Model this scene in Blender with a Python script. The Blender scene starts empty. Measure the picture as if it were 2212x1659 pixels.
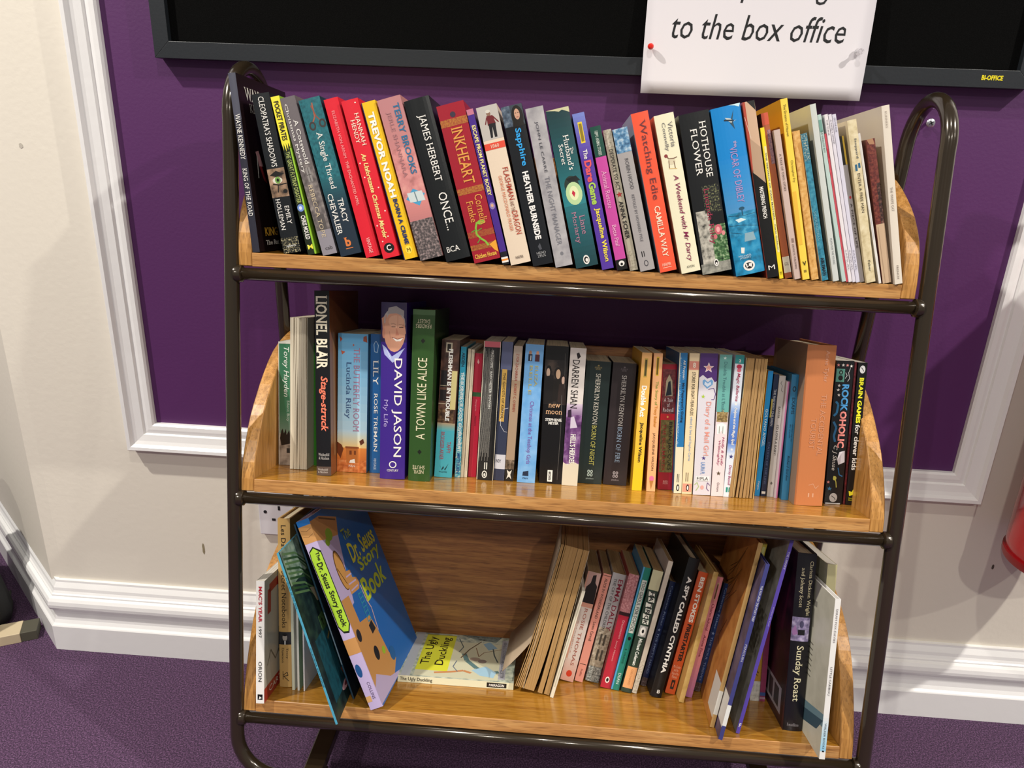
import bpy, bmesh, math, random
from mathutils import Vector, Matrix
D = bpy.data
C = bpy.context.scene.collection
sc = bpy.context.scene
random.seed(7)

# ------------------------------------------------------------------ camera
cam_d = D.cameras.new('camera'); cam = D.objects.new('camera', cam_d); C.objects.link(cam)
cam_d.sensor_fit = 'HORIZONTAL'; cam_d.sensor_width = 36.0
cam_d.lens = 36.0 * 1588.0 / 2212.0
cam_d.clip_start = .02; cam_d.clip_end = 50
YAW, PITCH, ROLL = -.0534, -.3463, .0395
fw = Vector((math.sin(YAW)*math.cos(PITCH), math.cos(YAW)*math.cos(PITCH), math.sin(PITCH)))
rt = Vector((math.cos(YAW), -math.sin(YAW), 0)); up = rt.cross(fw)
rt2 = rt*math.cos(ROLL) + up*math.sin(ROLL); up2 = up*math.cos(ROLL) - rt*math.sin(ROLL)
m = Matrix.Identity(4)
for i, a in enumerate((rt2, up2, -fw)):
    m[0][i], m[1][i], m[2][i] = a
m.translation = (0, -1.1338, .9972)
cam.matrix_world = m
sc.camera = cam

# ------------------------------------------------------------------ world, lamps, exposure
w = D.worlds.new('room_light'); sc.world = w; w.use_nodes = True
w.node_tree.nodes['Background'].inputs[0].default_value = (1.0, .96, .92, 1)
w.node_tree.nodes['Background'].inputs[1].default_value = .20
def downlight(x, y, z, watts, r=.035, ang=150, col=(1, .95, .86)):
    l = D.lights.new('ceiling_or_fill_spot', 'SPOT'); l.energy = watts; l.shadow_soft_size = r
    l.spot_size = math.radians(ang); l.spot_blend = .6; l.color = col
    o = D.objects.new('ceiling_or_fill_spot', l); C.objects.link(o); o.location = (x, y, z)
    return o
LAMPS = [(-1.75, -.95, 2.75, 240), (.1, -1.5, 2.75, 50), (2.15, -1.25, 2.75, 240), (3.1, -2.4, 2.7, 90), (.9, -3.4, 2.7, 100), (-1.5, -3.2, 2.7, 110)]  # the last one is frontal fill, added behind the camera
for a in LAMPS: downlight(*a)
sc.view_settings.view_transform = 'Standard'; sc.view_settings.look = 'None'
sc.view_settings.gamma = 1; sc.view_settings.use_curve_mapping = False
sc.view_settings.exposure = 0.18
sc.cycles.max_bounces = 8

# ------------------------------------------------------------------ materials
def lin(h):
    h = h.lstrip('#')
    if len(h) == 3: h = ''.join(c*2 for c in h)
    v = [int(h[i:i+2], 16)/255 for i in (0, 2, 4)]
    return tuple((c/12.92 if c <= .04045 else ((c+.055)/1.055)**2.4) for c in v) + (1,)
_mc = {}
def mat(col, rough=.4, metal=0, spec=.5, bump=None, name=None, coat=0):
    """plain paint or print; bump=(scale, strength) adds fine relief"""
    key = (col, rough, metal, spec, bump, coat)
    if key in _mc: return _mc[key]
    M = D.materials.new(name or 'print_'+col.strip('#')); M.use_nodes = True
    n = M.node_tree; b = n.nodes['Principled BSDF']
    b.inputs['Base Color'].default_value = lin(col); b.inputs['Roughness'].default_value = rough
    b.inputs['Metallic'].default_value = metal; b.inputs['Specular IOR Level'].default_value = spec
    b.inputs['Coat Weight'].default_value = coat; b.inputs['Coat Roughness'].default_value = .12
    if bump:
        tc = n.nodes.new('ShaderNodeTexCoord'); nz = n.nodes.new('ShaderNodeTexNoise'); bp = n.nodes.new('ShaderNodeBump')
        nz.inputs['Scale'].default_value = bump[0]; nz.inputs['Detail'].default_value = 4
        bp.inputs['Strength'].default_value = bump[1]; bp.inputs['Distance'].default_value = .001
        n.links.new(tc.outputs['Object'], nz.inputs['Vector']); n.links.new(nz.outputs[0], bp.inputs['Height'])
        n.links.new(bp.outputs[0], b.inputs['Normal'])
    _mc[key] = M
    return M
def nmat(cols, scale=60, stretch=(1, 1, 1), rough=.4, detail=5, dist=0, bump=0, contrast=(.3, .7), name='pattern', coat=0):
    """noise ramp over several colours, in object space"""
    key = (tuple(cols), scale, stretch, rough, detail, dist, bump, contrast, coat)
    if key in _mc: return _mc[key]
    M = D.materials.new(name); M.use_nodes = True
    n = M.node_tree; b = n.nodes['Principled BSDF']; L = n.links
    tc = n.nodes.new('ShaderNodeTexCoord'); mp = n.nodes.new('ShaderNodeMapping'); mp.inputs['Scale'].default_value = stretch
    nz = n.nodes.new('ShaderNodeTexNoise'); nz.inputs['Scale'].default_value = scale; nz.inputs['Detail'].default_value = detail
    nz.inputs['Distortion'].default_value = dist
    cr = n.nodes.new('ShaderNodeValToRGB'); e = cr.color_ramp.elements
    for i, c in enumerate(cols):
        p = contrast[0] + (contrast[1]-contrast[0])*i/max(1, len(cols)-1)
        if i < 2: el = e[i]; el.position = p
        else: el = e.new(p)
        el.color = lin(c)
    L.new(tc.outputs['Object'], mp.inputs[0]); L.new(mp.outputs[0], nz.inputs['Vector']); L.new(nz.outputs[0], cr.inputs[0])
    L.new(cr.outputs[0], b.inputs['Base Color']); b.inputs['Roughness'].default_value = rough
    b.inputs['Coat Weight'].default_value = coat; b.inputs['Coat Roughness'].default_value = .15
    if bump:
        bp = n.nodes.new('ShaderNodeBump'); bp.inputs['Strength'].default_value = bump; bp.inputs['Distance'].default_value = .0006
        L.new(nz.outputs[0], bp.inputs['Height']); L.new(bp.outputs[0], b.inputs['Normal'])
    _mc[key] = M
    return M
def wood(name, a, b_, c, axis, rough=.32, coat=.25):
    """oak veneer with fine dark pores along one axis"""
    st = {'x': (.06, 1, 1), 'y': (1, .06, 1), 'z': (1, 1, .06)}[axis]
    M = nmat((a, b_, c), 150, st, rough, 6, .4, .15, (.32, .68), name, coat)
    n = M.node_tree; L = n.links; b = n.nodes['Principled BSDF']
    if any(k.name == 'pores' for k in n.nodes): return M
    cr = [k for k in n.nodes if k.type == 'VALTORGB'][0]; mp = [k for k in n.nodes if k.type == 'MAPPING'][0]
    nz = n.nodes.new('ShaderNodeTexNoise'); nz.name = 'pores'; nz.inputs['Scale'].default_value = 620; nz.inputs['Detail'].default_value = 2
    r = n.nodes.new('ShaderNodeMapRange'); r.inputs[1].default_value = .52; r.inputs[2].default_value = .66; r.inputs[4].default_value = .38
    big = n.nodes.new('ShaderNodeTexNoise'); big.inputs['Scale'].default_value = 9
    r2 = n.nodes.new('ShaderNodeMapRange'); r2.inputs[3].default_value = .82; r2.inputs[4].default_value = 1.15
    mx = n.nodes.new('ShaderNodeMix'); mx.data_type = 'RGBA'; mx.blend_type = 'MULTIPLY'; mx.inputs[7].default_value = lin('#6b4526')
    m2 = n.nodes.new('ShaderNodeMix'); m2.data_type = 'RGBA'; m2.blend_type = 'MULTIPLY'; m2.inputs[0].default_value = 1
    L.new(mp.outputs[0], nz.inputs['Vector']); L.new(mp.outputs[0], big.inputs['Vector'])
    L.new(nz.outputs[0], r.inputs[0]); L.new(r.outputs[0], mx.inputs[0]); L.new(cr.outputs[0], mx.inputs[6])
    L.new(big.outputs[0], r2.inputs[0]); L.new(mx.outputs[2], m2.inputs[6]); L.new(r2.outputs[0], m2.inputs[7])
    L.new(m2.outputs[2], b.inputs['Base Color'])
    return M

# ------------------------------------------------------------------ mesh helpers
def mesh_obj(name, verts, faces, mats, parent=None, fm=None, smooth=False):
    me = D.meshes.new(name); me.from_pydata([tuple(v) for v in verts], [], faces)
    if not isinstance(mats, (list, tuple)): mats = [mats]
    for k in mats: me.materials.append(k)
    if fm:
        for p, i in zip(me.polygons, fm): p.material_index = i
    if smooth:
        for p in me.polygons: p.use_smooth = True
    me.update()
    o = D.objects.new(name, me); C.objects.link(o)
    if parent: o.parent = parent
    return o
def finish(o, bev=0, seg=2, normals=True):
    if normals:
        bm = bmesh.new(); bm.from_mesh(o.data); bmesh.ops.recalc_face_normals(bm, faces=bm.faces); bm.to_mesh(o.data); bm.free()
    if bev:
        k = o.modifiers.new('bevel', 'BEVEL'); k.width = bev; k.segments = seg; k.limit_method = 'ANGLE'
    return o
def prism(name, poly, a0, a1, axis, mats, parent=None, bev=0, smooth=False):
    """closed polygon extruded along x, y or z; poly holds the two other coordinates in x,y,z order"""
    n = len(poly)
    def P(p, a): return {'x': (a, p[0], p[1]), 'y': (p[0], a, p[1]), 'z': (p[0], p[1], a)}[axis]
    v = [P(p, a0) for p in poly] + [P(p, a1) for p in poly]
    f = [tuple(range(n))[::-1], tuple(range(n, 2*n))] + [(i, (i+1) % n, n+(i+1) % n, n+i) for i in range(n)]
    o = mesh_obj(name, v, f, mats, parent)
    finish(o, bev)
    return o
def box(name, lo, hi, m_, parent=None, bev=0):
    x0, y0, z0 = lo; x1, y1, z1 = hi
    return prism(name, [(x0, y0), (x1, y0), (x1, y1), (x0, y1)], z0, z1, 'z', m_, parent, bev)
def tube(name, pts, r, m_, parent=None, seg=20, closed=False):
    """round bar swept along a list of points with parallel-transported rings"""
    pts = [Vector(p) for p in pts]; v = []; f = []
    N = None; n = len(pts)
    for i, p in enumerate(pts):
        t = (pts[min(i+1, n-1)] - pts[max(i-1, 0)]).normalized()
        if N is None: N = t.orthogonal().normalized()
        N = (N - t*N.dot(t)).normalized(); B = t.cross(N)
        for k in range(seg):
            a = 2*math.pi*k/seg; v.append(p + N*math.cos(a)*r + B*math.sin(a)*r)
    for i in range(n-1):
        for k in range(seg):
            f.append((i*seg+k, i*seg+(k+1) % seg, (i+1)*seg+(k+1) % seg, (i+1)*seg+k))
    f.append(tuple(range(seg))[::-1]); f.append(tuple((n-1)*seg+k for k in range(seg)))
    o = mesh_obj(name, v, f, m_, parent, smooth=True)
    finish(o); o.data.polygons[-1].use_smooth = False; o.data.polygons[-2].use_smooth = False
    return o
def lathe(name, prof, m_, parent=None, seg=32, axis='z', origin=(0, 0, 0)):
    v = []; f = []
    for r, h in prof:
        for k in range(seg):
            a = 2*math.pi*k/seg; c, s = r*math.cos(a), r*math.sin(a)
            q = {'z': (c, s, h), 'y': (c, h, s), 'x': (h, c, s)}[axis]
            v.append(Vector(origin)+Vector(q))
    n = len(prof)
    for i in range(n-1):
        for k in range(seg): f.append((i*seg+k, i*seg+(k+1) % seg, (i+1)*seg+(k+1) % seg, (i+1)*seg+k))
    f.append(tuple(range(seg))); f.append(tuple((n-1)*seg+k for k in range(seg)))
    o = mesh_obj(name, v, f, m_, parent, smooth=True); finish(o)
    k = o.modifiers.new('split', 'EDGE_SPLIT'); k.split_angle = math.radians(40)
    return o
def empty(name, loc=(0, 0, 0), mw=None):
    o = D.objects.new(name, None); C.objects.link(o); o.empty_display_size = .02
    if mw is not None: o.matrix_world = mw
    else: o.location = loc
    return o
def tag(o, label, cat, group=None, kind=None):
    if label: o['label'] = label
    if cat: o['category'] = cat
    if group: o['group'] = group
    if kind: o['kind'] = kind
    return o
def struct(o): o['kind'] = 'structure'; return o

# lettering: font curves are collected, turned into meshes in one go, then fitted into boxes
_texts = []
def text(s, parent, place, mode, boxuv, col, style='', name='lettering', rough=.45):
    _texts.append((s, parent, place, mode, boxuv, col, style, name, rough))
def add_serifs(me):
    """small slabs across the ends of upright and slanting strokes: a book face instead of a plain one"""
    bm = bmesh.new(); bm.from_mesh(me)
    jobs = []
    for e in bm.edges:
        if len(e.link_faces) != 1: continue
        a, b = e.verts
        L = abs(a.co.x-b.co.x)
        if abs(a.co.y-b.co.y) > .012 or not .05 < L < .2: continue
        ok = 0; dirs = []
        for v in (a, b):
            for n in v.link_edges:
                if n is e or len(n.link_faces) != 1: continue
                o = n.other_vert(v); dx, dy = o.co.x-v.co.x, o.co.y-v.co.y
                if abs(dy) > .14 and abs(dx) < .62*abs(dy): ok += 1; dirs.append(1 if dy > 0 else -1)
        if ok == 2 and dirs[0] == dirs[1]: jobs.append((min(a.co.x, b.co.x), max(a.co.x, b.co.x), (a.co.y+b.co.y)/2, dirs[0]))
    for x0, x1, y, d in jobs:
        w = .062; t = .034
        vs = [bm.verts.new((x, yy, 0)) for x, yy in ((x0-w, y), (x1+w, y), (x1+w, y+d*t), (x0-w, y+d*t))]
        bm.faces.new(vs if d > 0 else vs[::-1])
    bm.to_mesh(me); bm.free()
def wrap(me, place):
    """cut a flat print across the spine's width, then lay it on the (rounded) surface"""
    if place.__name__ == 'p_sp':
        bm = bmesh.new(); bm.from_mesh(me)
        for k in range(1, 10):
            bmesh.ops.bisect_plane(bm, geom=bm.verts[:]+bm.edges[:]+bm.faces[:], plane_co=(0, k/10, 0), plane_no=(0, 1, 0))
        bm.to_mesh(me); bm.free()
    for v in me.vertices: v.co = place(*v.co)
def flush_texts():
    tmp = []
    for s, parent, place, mode, bx, col, style, name, rough in _texts:
        cu = D.curves.new('t', 'FONT'); cu.body = s; cu.resolution_u = 2 if len(s) > 4 else 4
        cu.offset = .022 if 'b' in style else (.006 if 'm' in style else 0)
        if 'B' in style: cu.offset = .04
        cu.shear = .24 if 'i' in style else 0
        if '\n' in s: cu.align_x = 'CENTER'; cu.space_line = .85
        o = D.objects.new('t', cu); C.objects.link(o); tmp.append(o)
    bpy.context.view_layer.update(); dg = bpy.context.evaluated_depsgraph_get()
    for o, (s, parent, place, mode, bx, col, style, name, rough) in zip(tmp, _texts):
        me = D.meshes.new_from_object(o.evaluated_get(dg))
        if 's' in style: add_serifs(me)
        xs = [v.co.x for v in me.vertices]; ys = [v.co.y for v in me.vertices]
        x0, x1, y0, y1 = min(xs), max(xs), min(ys), max(ys); u0, u1, v0, v1 = bx
        def uv(co):
            a = (co.x-x0)/(x1-x0); b = (co.y-y0)/(y1-y0)
            if mode == 'd': u, w_ = u0+a*(u1-u0), v0+b*(v1-v0)
            elif mode == 'u': u, w_ = u1-a*(u1-u0), v1-b*(v1-v0)
            elif mode == 'h': u, w_ = u1-b*(u1-u0), v0+a*(v1-v0)
            elif mode == 'H': u, w_ = u0+b*(u1-u0), v1-a*(v1-v0)
            return u, w_
        for v in me.vertices:
            u, w_ = uv(v.co); v.co = (u, w_, .00045)
        wrap(me, place)
        me.materials.clear(); me.materials.append(mat(col, rough))
        no = D.objects.new(name, me); me.name = name; C.objects.link(no); no.parent = parent
    for o in tmp:
        cu = o.data; D.objects.remove(o); D.curves.remove(cu)

# ------------------------------------------------------------------ the setting
PURPLE = mat('#502159', .55, bump=(220, .25), name='purple_wall_paint')
CREAM = mat('#e1dacd', .5, bump=(90, .35), name='cream_wall_paint')
GLOSSW = mat('#e9e8e8', .28, bump=(60, .3), name='white_gloss_paint')
carpet = nmat(('#25172b', '#462d4a', '#6b4c6e'), 420, (1, 1, 1), .95, 4, 0, .9, (.34, .66), 'purple_carpet')
PL, PR, PB, PT = -.6743, .6681, .4796, 1.75
XC = -.915; DIR = Vector((-.75, .662, 0)); NRM = Vector((-.662, -.75, 0))   # corner and the wall that turns away from it
def build_setting():
    fl = mesh_obj('floor', [(-3, -3.2, 0), (3, -3.2, 0), (3, 1.6, 0), (-3, 1.6, 0)], [(0, 1, 2, 3)], carpet); struct(fl)
    # back wall with the purple field as its own faces
    xs = [-.9, PL, PR, 3.0]; zs = [0, PB, PT, 2.75]; v = []; f = []; fm = []
    for z in zs:
        for x in xs: v.append((x, 0, z))
    for j in range(3):
        for i in range(3): f.append((j*4+i, j*4+i+1, (j+1)*4+i+1, (j+1)*4+i)); fm.append(1 if (i == 1 and j == 1) else 0)
    n0 = len(v)
    c1 = (XC-.012, .003); c2 = (c1[0]+DIR.x*1.6, c1[1]+DIR.y*1.6)
    # solid thickness behind so it is a real wall
    o = mesh_obj('wall_back', v, f, [CREAM, PURPLE], fm=fm); struct(o)
    k = o.modifiers.new('thick', 'SOLIDIFY'); k.thickness = .1; k.offset = -1
    prism('wall_left', [(-.9, 0), (c1[0], c1[1]), c2, (c2[0]+.1, c2[1]+.12), (-.9, .1)], 0, 2.75, 'z', CREAM)['kind'] = 'structure'
    # skirting board: moulded profile swept round the corner
    prof = [(0, 0), (.029, 0), (.029, .053), (.0275, .055), (.024, .058), (.0205, .064), (.019, .072), (.0185, .084), (.022, .085), (.0225, .088), (.026, .090),
            (.0285, .095), (.029, .101), (.0275, .108), (.024, .113), (.0185, .115), (.0185, .118), (.016, .120), (.0135, .124), (.0125, .130), (.0095, .135), (.007, .139), (.0065, .143), (0, .143)]
    n = len(prof); bis = Vector((-NRM.x*0, -1, 0))
    def strip(name, rings):
        v = [q for r in rings for q in r]; f = [(i*n+k, i*n+(k+1) % n, (i+1)*n+(k+1) % n, (i+1)*n+k) for i in range(len(rings)-1) for k in range(n)]
        f += [tuple(range(n))[::-1], tuple((len(rings)-1)*n+k for k in range(n))]
        o = mesh_obj(name, v, f, GLOSSW); finish(o); struct(o); return o
    nf = Vector((0, -1, 0)); b = (nf+NRM).normalized(); sc_ = 1/b.dot(nf); K = Vector((-.909, 0, 0))
    corner = [K+b*sc_*p[0]+Vector((0, 0, p[1])) for p in prof]
    strip('baseboard_back', [corner, [Vector((3, -p[0], p[1])) for p in prof]])
    strip('baseboard_left', [[K+DIR*1.5+NRM*p[0]+Vector((0, 0, p[1])) for p in prof], corner])
    # picture-frame moulding round the purple field
    mp = [(0, 0), (0, .007), (.003, .010), (.010, .0105), (.017, .0095), (.019, .013), (.022, .0135), (.030, .015), (.036, .0175), (.040, .022), (.0455, .0225), (.0475, .020), (.0475, .016), (.0495, .0155), (.0495, 0)]
    q = [(PL, PB), (PR, PB), (PR, PT), (PL, PT)]; dg = [(-1, -1), (1, -1), (1, 1), (-1, 1)]; n = len(mp)
    for i in range(4):
        j = (i+1) % 4
        rings = [[Vector((q[a][0]+dg[a][0]*p[0], -p[1], q[a][1]+dg[a][1]*p[0])) for p in mp] for a in (i, j)]
        v = rings[0]+rings[1]; f = [(k, (k+1) % n, n+(k+1) % n, n+k) for k in range(n)]+[tuple(range(n))[::-1], tuple(range(n, 2*n))]
        o = mesh_obj('trim_%d' % (i+1), v, f, GLOSSW); finish(o); struct(o)
    # scuffs and chips on the paint
    for nm, x, z, rx, rz, c in (('paint_chip', -.618, .230, .0022, .012, '#8c8064'), ('paint_chip', -.716, 1.114, .004, .005, '#8f8f9c'), ('paint_chip', .777, .305, .002, .005, '#5a5046'), ('paint_chip', -.83, .93, .003, .004, '#b9b2a6')):
        v = [(x+rx*math.cos(a*.5236)*(1+.2*math.sin(a*3)), -.0004, z+rz*math.sin(a*.5236)) for a in range(12)]
        e = mesh_obj(nm, v, [tuple(range(12))], mat(c, .7)); e.parent = D.objects['wall_back']
build_setting()

# ------------------------------------------------------------------ felt notice board with its notice
def build_board():
    r = empty('notice_board', (-.59, 0, 1.0601)); tag(r, 'black felt notice board in a dark slate frame on the purple wall', 'notice board')
    W, H, fwid, dp = 1.2185, .62, .0225, .021
    fm = mat('#1f2328', .42, bump=(300, .1), name='slate_plastic')
    fel = nmat(('#020202', '#050505', '#0a0a0a'), 900, rough=1, bump=.5, name='black_felt'); fel.node_tree.nodes['Principled BSDF'].inputs['Specular IOR Level'].default_value = .1
    box('felt_panel', (fwid-.002, -.012, fwid-.002), (W-fwid+.002, -.001, H-fwid+.002), fel, r)
    for nm, pl in (('frame_rail', [(0, 0), (W, 0), (W-fwid, fwid), (fwid, fwid)]), ('frame_rail', [(0, H), (fwid, H-fwid), (W-fwid, H-fwid), (W, H)]),
                   ('frame_rail', [(0, 0), (fwid, fwid), (fwid, H-fwid), (0, H)]), ('frame_rail', [(W, 0), (W, H), (W-fwid, H-fwid), (W-fwid, fwid)])):
        o = prism(nm, pl, -dp, -.0005, 'y', fm, r, .0005)
    # maker's mark, printed yellow
    X0, X1, Z0, Z1 = 1.148, 1.176, .0095, .0158
    text('BI-OFFICE', r, lambda u, v, e: (X0+v*(X1-X0), -dp-.0003, Z1-u*(Z1-Z0)), 'h', (0, 1, 0, 1), '#e8d820', 'B')
    return r
build_board()
def build_notice():
    # sheet of paper, landscape, slightly bowed, bottom edge hanging free over the frame
    r = empty('paper_notice', (.1033, -.0265, 1.0372)); tag(r, 'white paper notice with black italic words pinned to the felt board', 'notice')
    W, H = .297, .21; nx, nz = 16, 12; v = []; f = []
    def P(u, vv, e=0):
        x = vv*W; z = (1-u)*H
        y = .010*(z/H) - .003*math.sin(vv*math.pi) - e + .001*math.sin(vv*5)
        return (x + .0022*math.sin(u*3.0)*(1 if vv > .5 else -1)*abs(vv-.5), y-.001, z)
    for i in range(nz+1):
        for j in range(nx+1): v.append(P(i/nz, j/nx))
    for i in range(nz):
        for j in range(nx): f.append((i*(nx+1)+j, i*(nx+1)+j+1, (i+1)*(nx+1)+j+1, (i+1)*(nx+1)+j))
    o = mesh_obj('sheet', v, f, mat('#dcd8de', .6, name='white_paper'), r, smooth=True)
    k = o.modifiers.new('thick', 'SOLIDIFY'); k.thickness = .00025
    text('to the box office', r, P, 'h', (.515, .665, .119, .887), '#0c0c10', 'i')
    text('books please give', r, P, 'h', (.25, .448, .09, .925), '#0c0c10', 'i')
    return r
build_notice()
def pin(x, z, col, label, kind, y=-.0275):
    if kind == 'ball':
        r = empty('pushpin', (x, y, z)); tag(r, label, 'pushpin', 'pushpins holding the paper notice')
        lathe('pin_head', [(.0002, -.0095), (.0022, -.0092), (.0037, -.0075), (.0042, -.005), (.0037, -.0025), (.002, -.0008), (.0012, 0)], mat(col, .15), r, 20, 'y')
        lathe('needle', [(.0004, 0), (.0004, .008), (.0001, .011)], mat('#b0b0b0', .2, 1), r, 8, 'y')
    else:
        r = empty('pushpin', (x, y, z)); tag(r, label, 'pushpin', 'pushpins holding the paper notice')
        M = D.materials.new('clear_plastic'); M.use_nodes = True; b = M.node_tree.nodes['Principled BSDF']
        b.inputs['Transmission Weight'].default_value = .75; b.inputs['Roughness'].default_value = .08; b.inputs['Base Color'].default_value = (.85, .83, .86, 1)
        lathe('pin_head', [(.0001, -.013), (.0036, -.0128), (.0040, -.0115), (.0026, -.0095), (.0022, -.006), (.0028, -.0045), (.0046, -.0035), (.0048, -.0018), (.001, -.001)], M, r, 24, 'y')
        lathe('needle', [(.0004, -.001), (.0004, .008), (.0001, .011)], mat('#b0b0b0', .2, 1), r, 8, 'y')
pin(.111, 1.096, '#d8281e', 'red round-headed pushpin through the left edge of the paper notice', 'ball')
pin(.387, 1.098, '#ffffff', 'clear plastic pushpin through the right edge of the paper notice', 'push')
def build_screw():
    r = empty('wall_screw', (.509, 0, 1.013)); tag(r, 'silver cross-head screw sticking out of the purple wall inside the right hoop', 'screw')
    lathe('screw_head', [(.0003, -.0135), (.0045, -.0132), (.0060, -.0118), (.0058, -.010), (.003, -.008)], mat('#c8c8d0', .3, .9), r, 24, 'y')
    lathe('shank', [(.002, -.009), (.002, .01)], mat('#77777c', .4, .9), r, 12, 'y')
    for a in (.6, .6+math.pi/2):
        c, s = math.cos(a), math.sin(a); L, t = .0032, .0007
        v = [(c*x-s*z, y, s*x+c*z) for y in (-.0139, -.0128) for x, z in ((-L, -t), (L, -t), (L, t), (-L, t))]
        mesh_obj('screw_slot', v, [(0, 1, 2, 3), (4, 5, 6, 7), (0, 1, 5, 4), (1, 2, 6, 5), (2, 3, 7, 6), (3, 0, 4, 7)], mat('#1c1c20', .6), r)
build_screw()
def build_socket():
    r = empty('wall_socket', (-.5035, 0, .2755)); tag(r, 'white double electric socket on the cream wall behind the lower shelf', 'socket')
    wm = mat('#d9d6dc', .3, name='white_plastic'); dk = mat('#17151a', .6)
    box('face_plate', (0, -.0095, 0), (.146, 0, .086), wm, r, .002)
    for x in (.0125, .1335): lathe('plate_screw', [(.0001, -.0102), (.003, -.0102), (.0034, -.009)], dk, r, 16, 'y', (x, 0, .047))
    for cx in (.038, .108):
        box('pin_slot', (cx-.002, -.0101, .052), (cx+.002, -.009, .060), dk, r); 
        for s in (-.011, .011): box('pin_slot', (cx+s-.0032, -.0101, .030), (cx+s+.0032, -.009, .0345), dk, r)
    for cx in (.066, .080): box('rocker_switch', (cx-.0045, -.0125, .052), (cx+.0045, -.009, .068), wm, r, .001)
build_socket()
def build_extinguisher():
    r = empty('fire_extinguisher', (.812, -.105, .372)); tag(r, 'red fire extinguisher hanging on the wall at the right edge', 'fire extinguisher')
    red = mat('#a80f16', .22, coat=.6, name='red_enamel')
    lathe('cylinder', [(.02, .004), (.060, 0), (.074, .006), (.083, .020), (.085, .038), (.085, .40), (.081, .43), (.068, .455), (.045, .473), (.024, .482), (.022, .495)], red, r, 48)
    lathe('base_ring', [(.070, .0075), (.0845, .0075), (.0862, .012), (.0862, .020), (.080, .022)], mat('#7e0c12', .35), r, 48)
    lathe('valve', [(.022, .495), (.024, .497), (.024, .515), (.015, .52), (.015, .54)], mat('#9a9a9a', .3, .8), r, 24)
    box('carry_handle', (-.011, -.10, .54), (.011, .03, .547), mat('#181818', .4), r, .002)
    box('squeeze_lever', (-.010, -.095, .556), (.010, .02, .561), mat('#181818', .4), r, .002)
    tube('hose', [(0, -.02, .51), (.03, -.05, .515), (.075, -.06, .49), (.094, -.05, .43), (.096, -.03, .30), (.095, -.02, .18)], .008, mat('#151515', .5), r)
    lathe('pressure_gauge', [(.001, -.045), (.015, -.045), (.017, -.042), (.017, -.02)], mat('#d8d8d0', .3), r, 20, 'y', (0, 0, .508))
    box('wall_bracket', (-.02, .083, .30), (.02, .104, .44), mat('#2a2a2a', .5), r, .002)
    bw = prism('instruction_label', [(.0855*math.sin(a), -.0855*math.cos(a)) for a in [(-1+.1*i) for i in range(21)]]+[(.0851*math.sin(a), -.0851*math.cos(a)) for a in [(1-.1*i) for i in range(21)]], .17, .33, 'z', mat('#d8d2c4', .4), r)
build_extinguisher()
def build_left_things():
    # painted bar with a dark end lying on the carpet
    mw = Matrix.Translation((-.992, .031, 0)) @ Matrix.Rotation(math.radians(180+27), 4, 'Z')
    r = empty('floor_bar', mw=mw); tag(r, 'cream painted wooden bar with a dark end lying on the carpet by the corner', 'wooden bar')
    box('painted_bar', (.028, -.001, 0), (.42, .042, .021), mat('#c9b899', .5, bump=(40, .2)), r, .001)
    box('end_block', (0, 0, 0), (.028, .041, .0205), mat('#4f4c40', .6), r, .001)
    r = empty('black_bag', (-1.215, .0, 0)); tag(r, 'black slumped bag on the carpet at the left edge', 'bag')
    b = mat('#0b0c0d', .6, bump=(40, .5), name='black_nylon')
    v = []; f = []; seg = 28
    prof = [(.001, 0), (.125, 0), (.148, .012), (.152, .035), (.149, .10), (.146, .20), (.13, .28), (.09, .33), (.03, .345), (.001, .346)]  # unseen upper part made tall so the bag throws shade on the carpet
    for rr, h in prof:
        for k in range(seg):
            a = 2*math.pi*k/seg; q = rr*(1+.05*math.sin(3*a+h*20)+.03*math.sin(7*a)); v.append((q*math.cos(a)*1.05, q*math.sin(a)*.85, h))
    for i in range(len(prof)-1):
        for k in range(seg): f.append((i*seg+k, i*seg+(k+1) % seg, (i+1)*seg+(k+1) % seg, (i+1)*seg+k))
    o = mesh_obj('bag_body', v, f, b, r, smooth=True); finish(o)
    tube('piping', [(.155*math.cos(a)*1.05, .155*math.sin(a)*.85, .045) for a in [i*.2 for i in range(-12, 4)]], .0025, mat('#23261c', .5), r, 8)
build_left_things()

# ------------------------------------------------------------------ the book trolley
ORG = {1: Vector((0, -.20854, .82223)), 2: Vector((0, -.26267, .52404)), 3: Vector((0, -.32190, .20195))}
PHI = {1: .11076, 2: .21730, 3: .27472}
DEP = {1: .165, 2: .205, 3: .258}
WL, WR, PT_ = -.3923, .4277, .018
XL, XR, FA, FB, TR = -.4198, .4607, -.3605, .1888, .0096
def frame(k):
    c, s = math.cos(PHI[k]), math.sin(PHI[k])
    m = Matrix(((1, 0, 0, 0), (0, c, s, 0), (0, -s, c, 0), (0, 0, 0, 1))); m.translation = ORG[k]; return m
PROF = {1: [(0, 0), (.003, .025), (.012, .052), (.035, .082), (.068, .108), (.102, .128), (.14, .142), (.165, .147)],
        2: [(0, 0), (.004, .022), (.014, .05), (.030, .082), (.05, .108), (.075, .136), (.11, .165), (.15, .183), (.184, .192), (.205, .195)],
        3: [(0, 0), (.003, .03), (.018, .087), (.034, .122), (.058, .152), (.09, .178), (.13, .2), (.17, .216), (.209, .228), (.258, .238)]}
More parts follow.
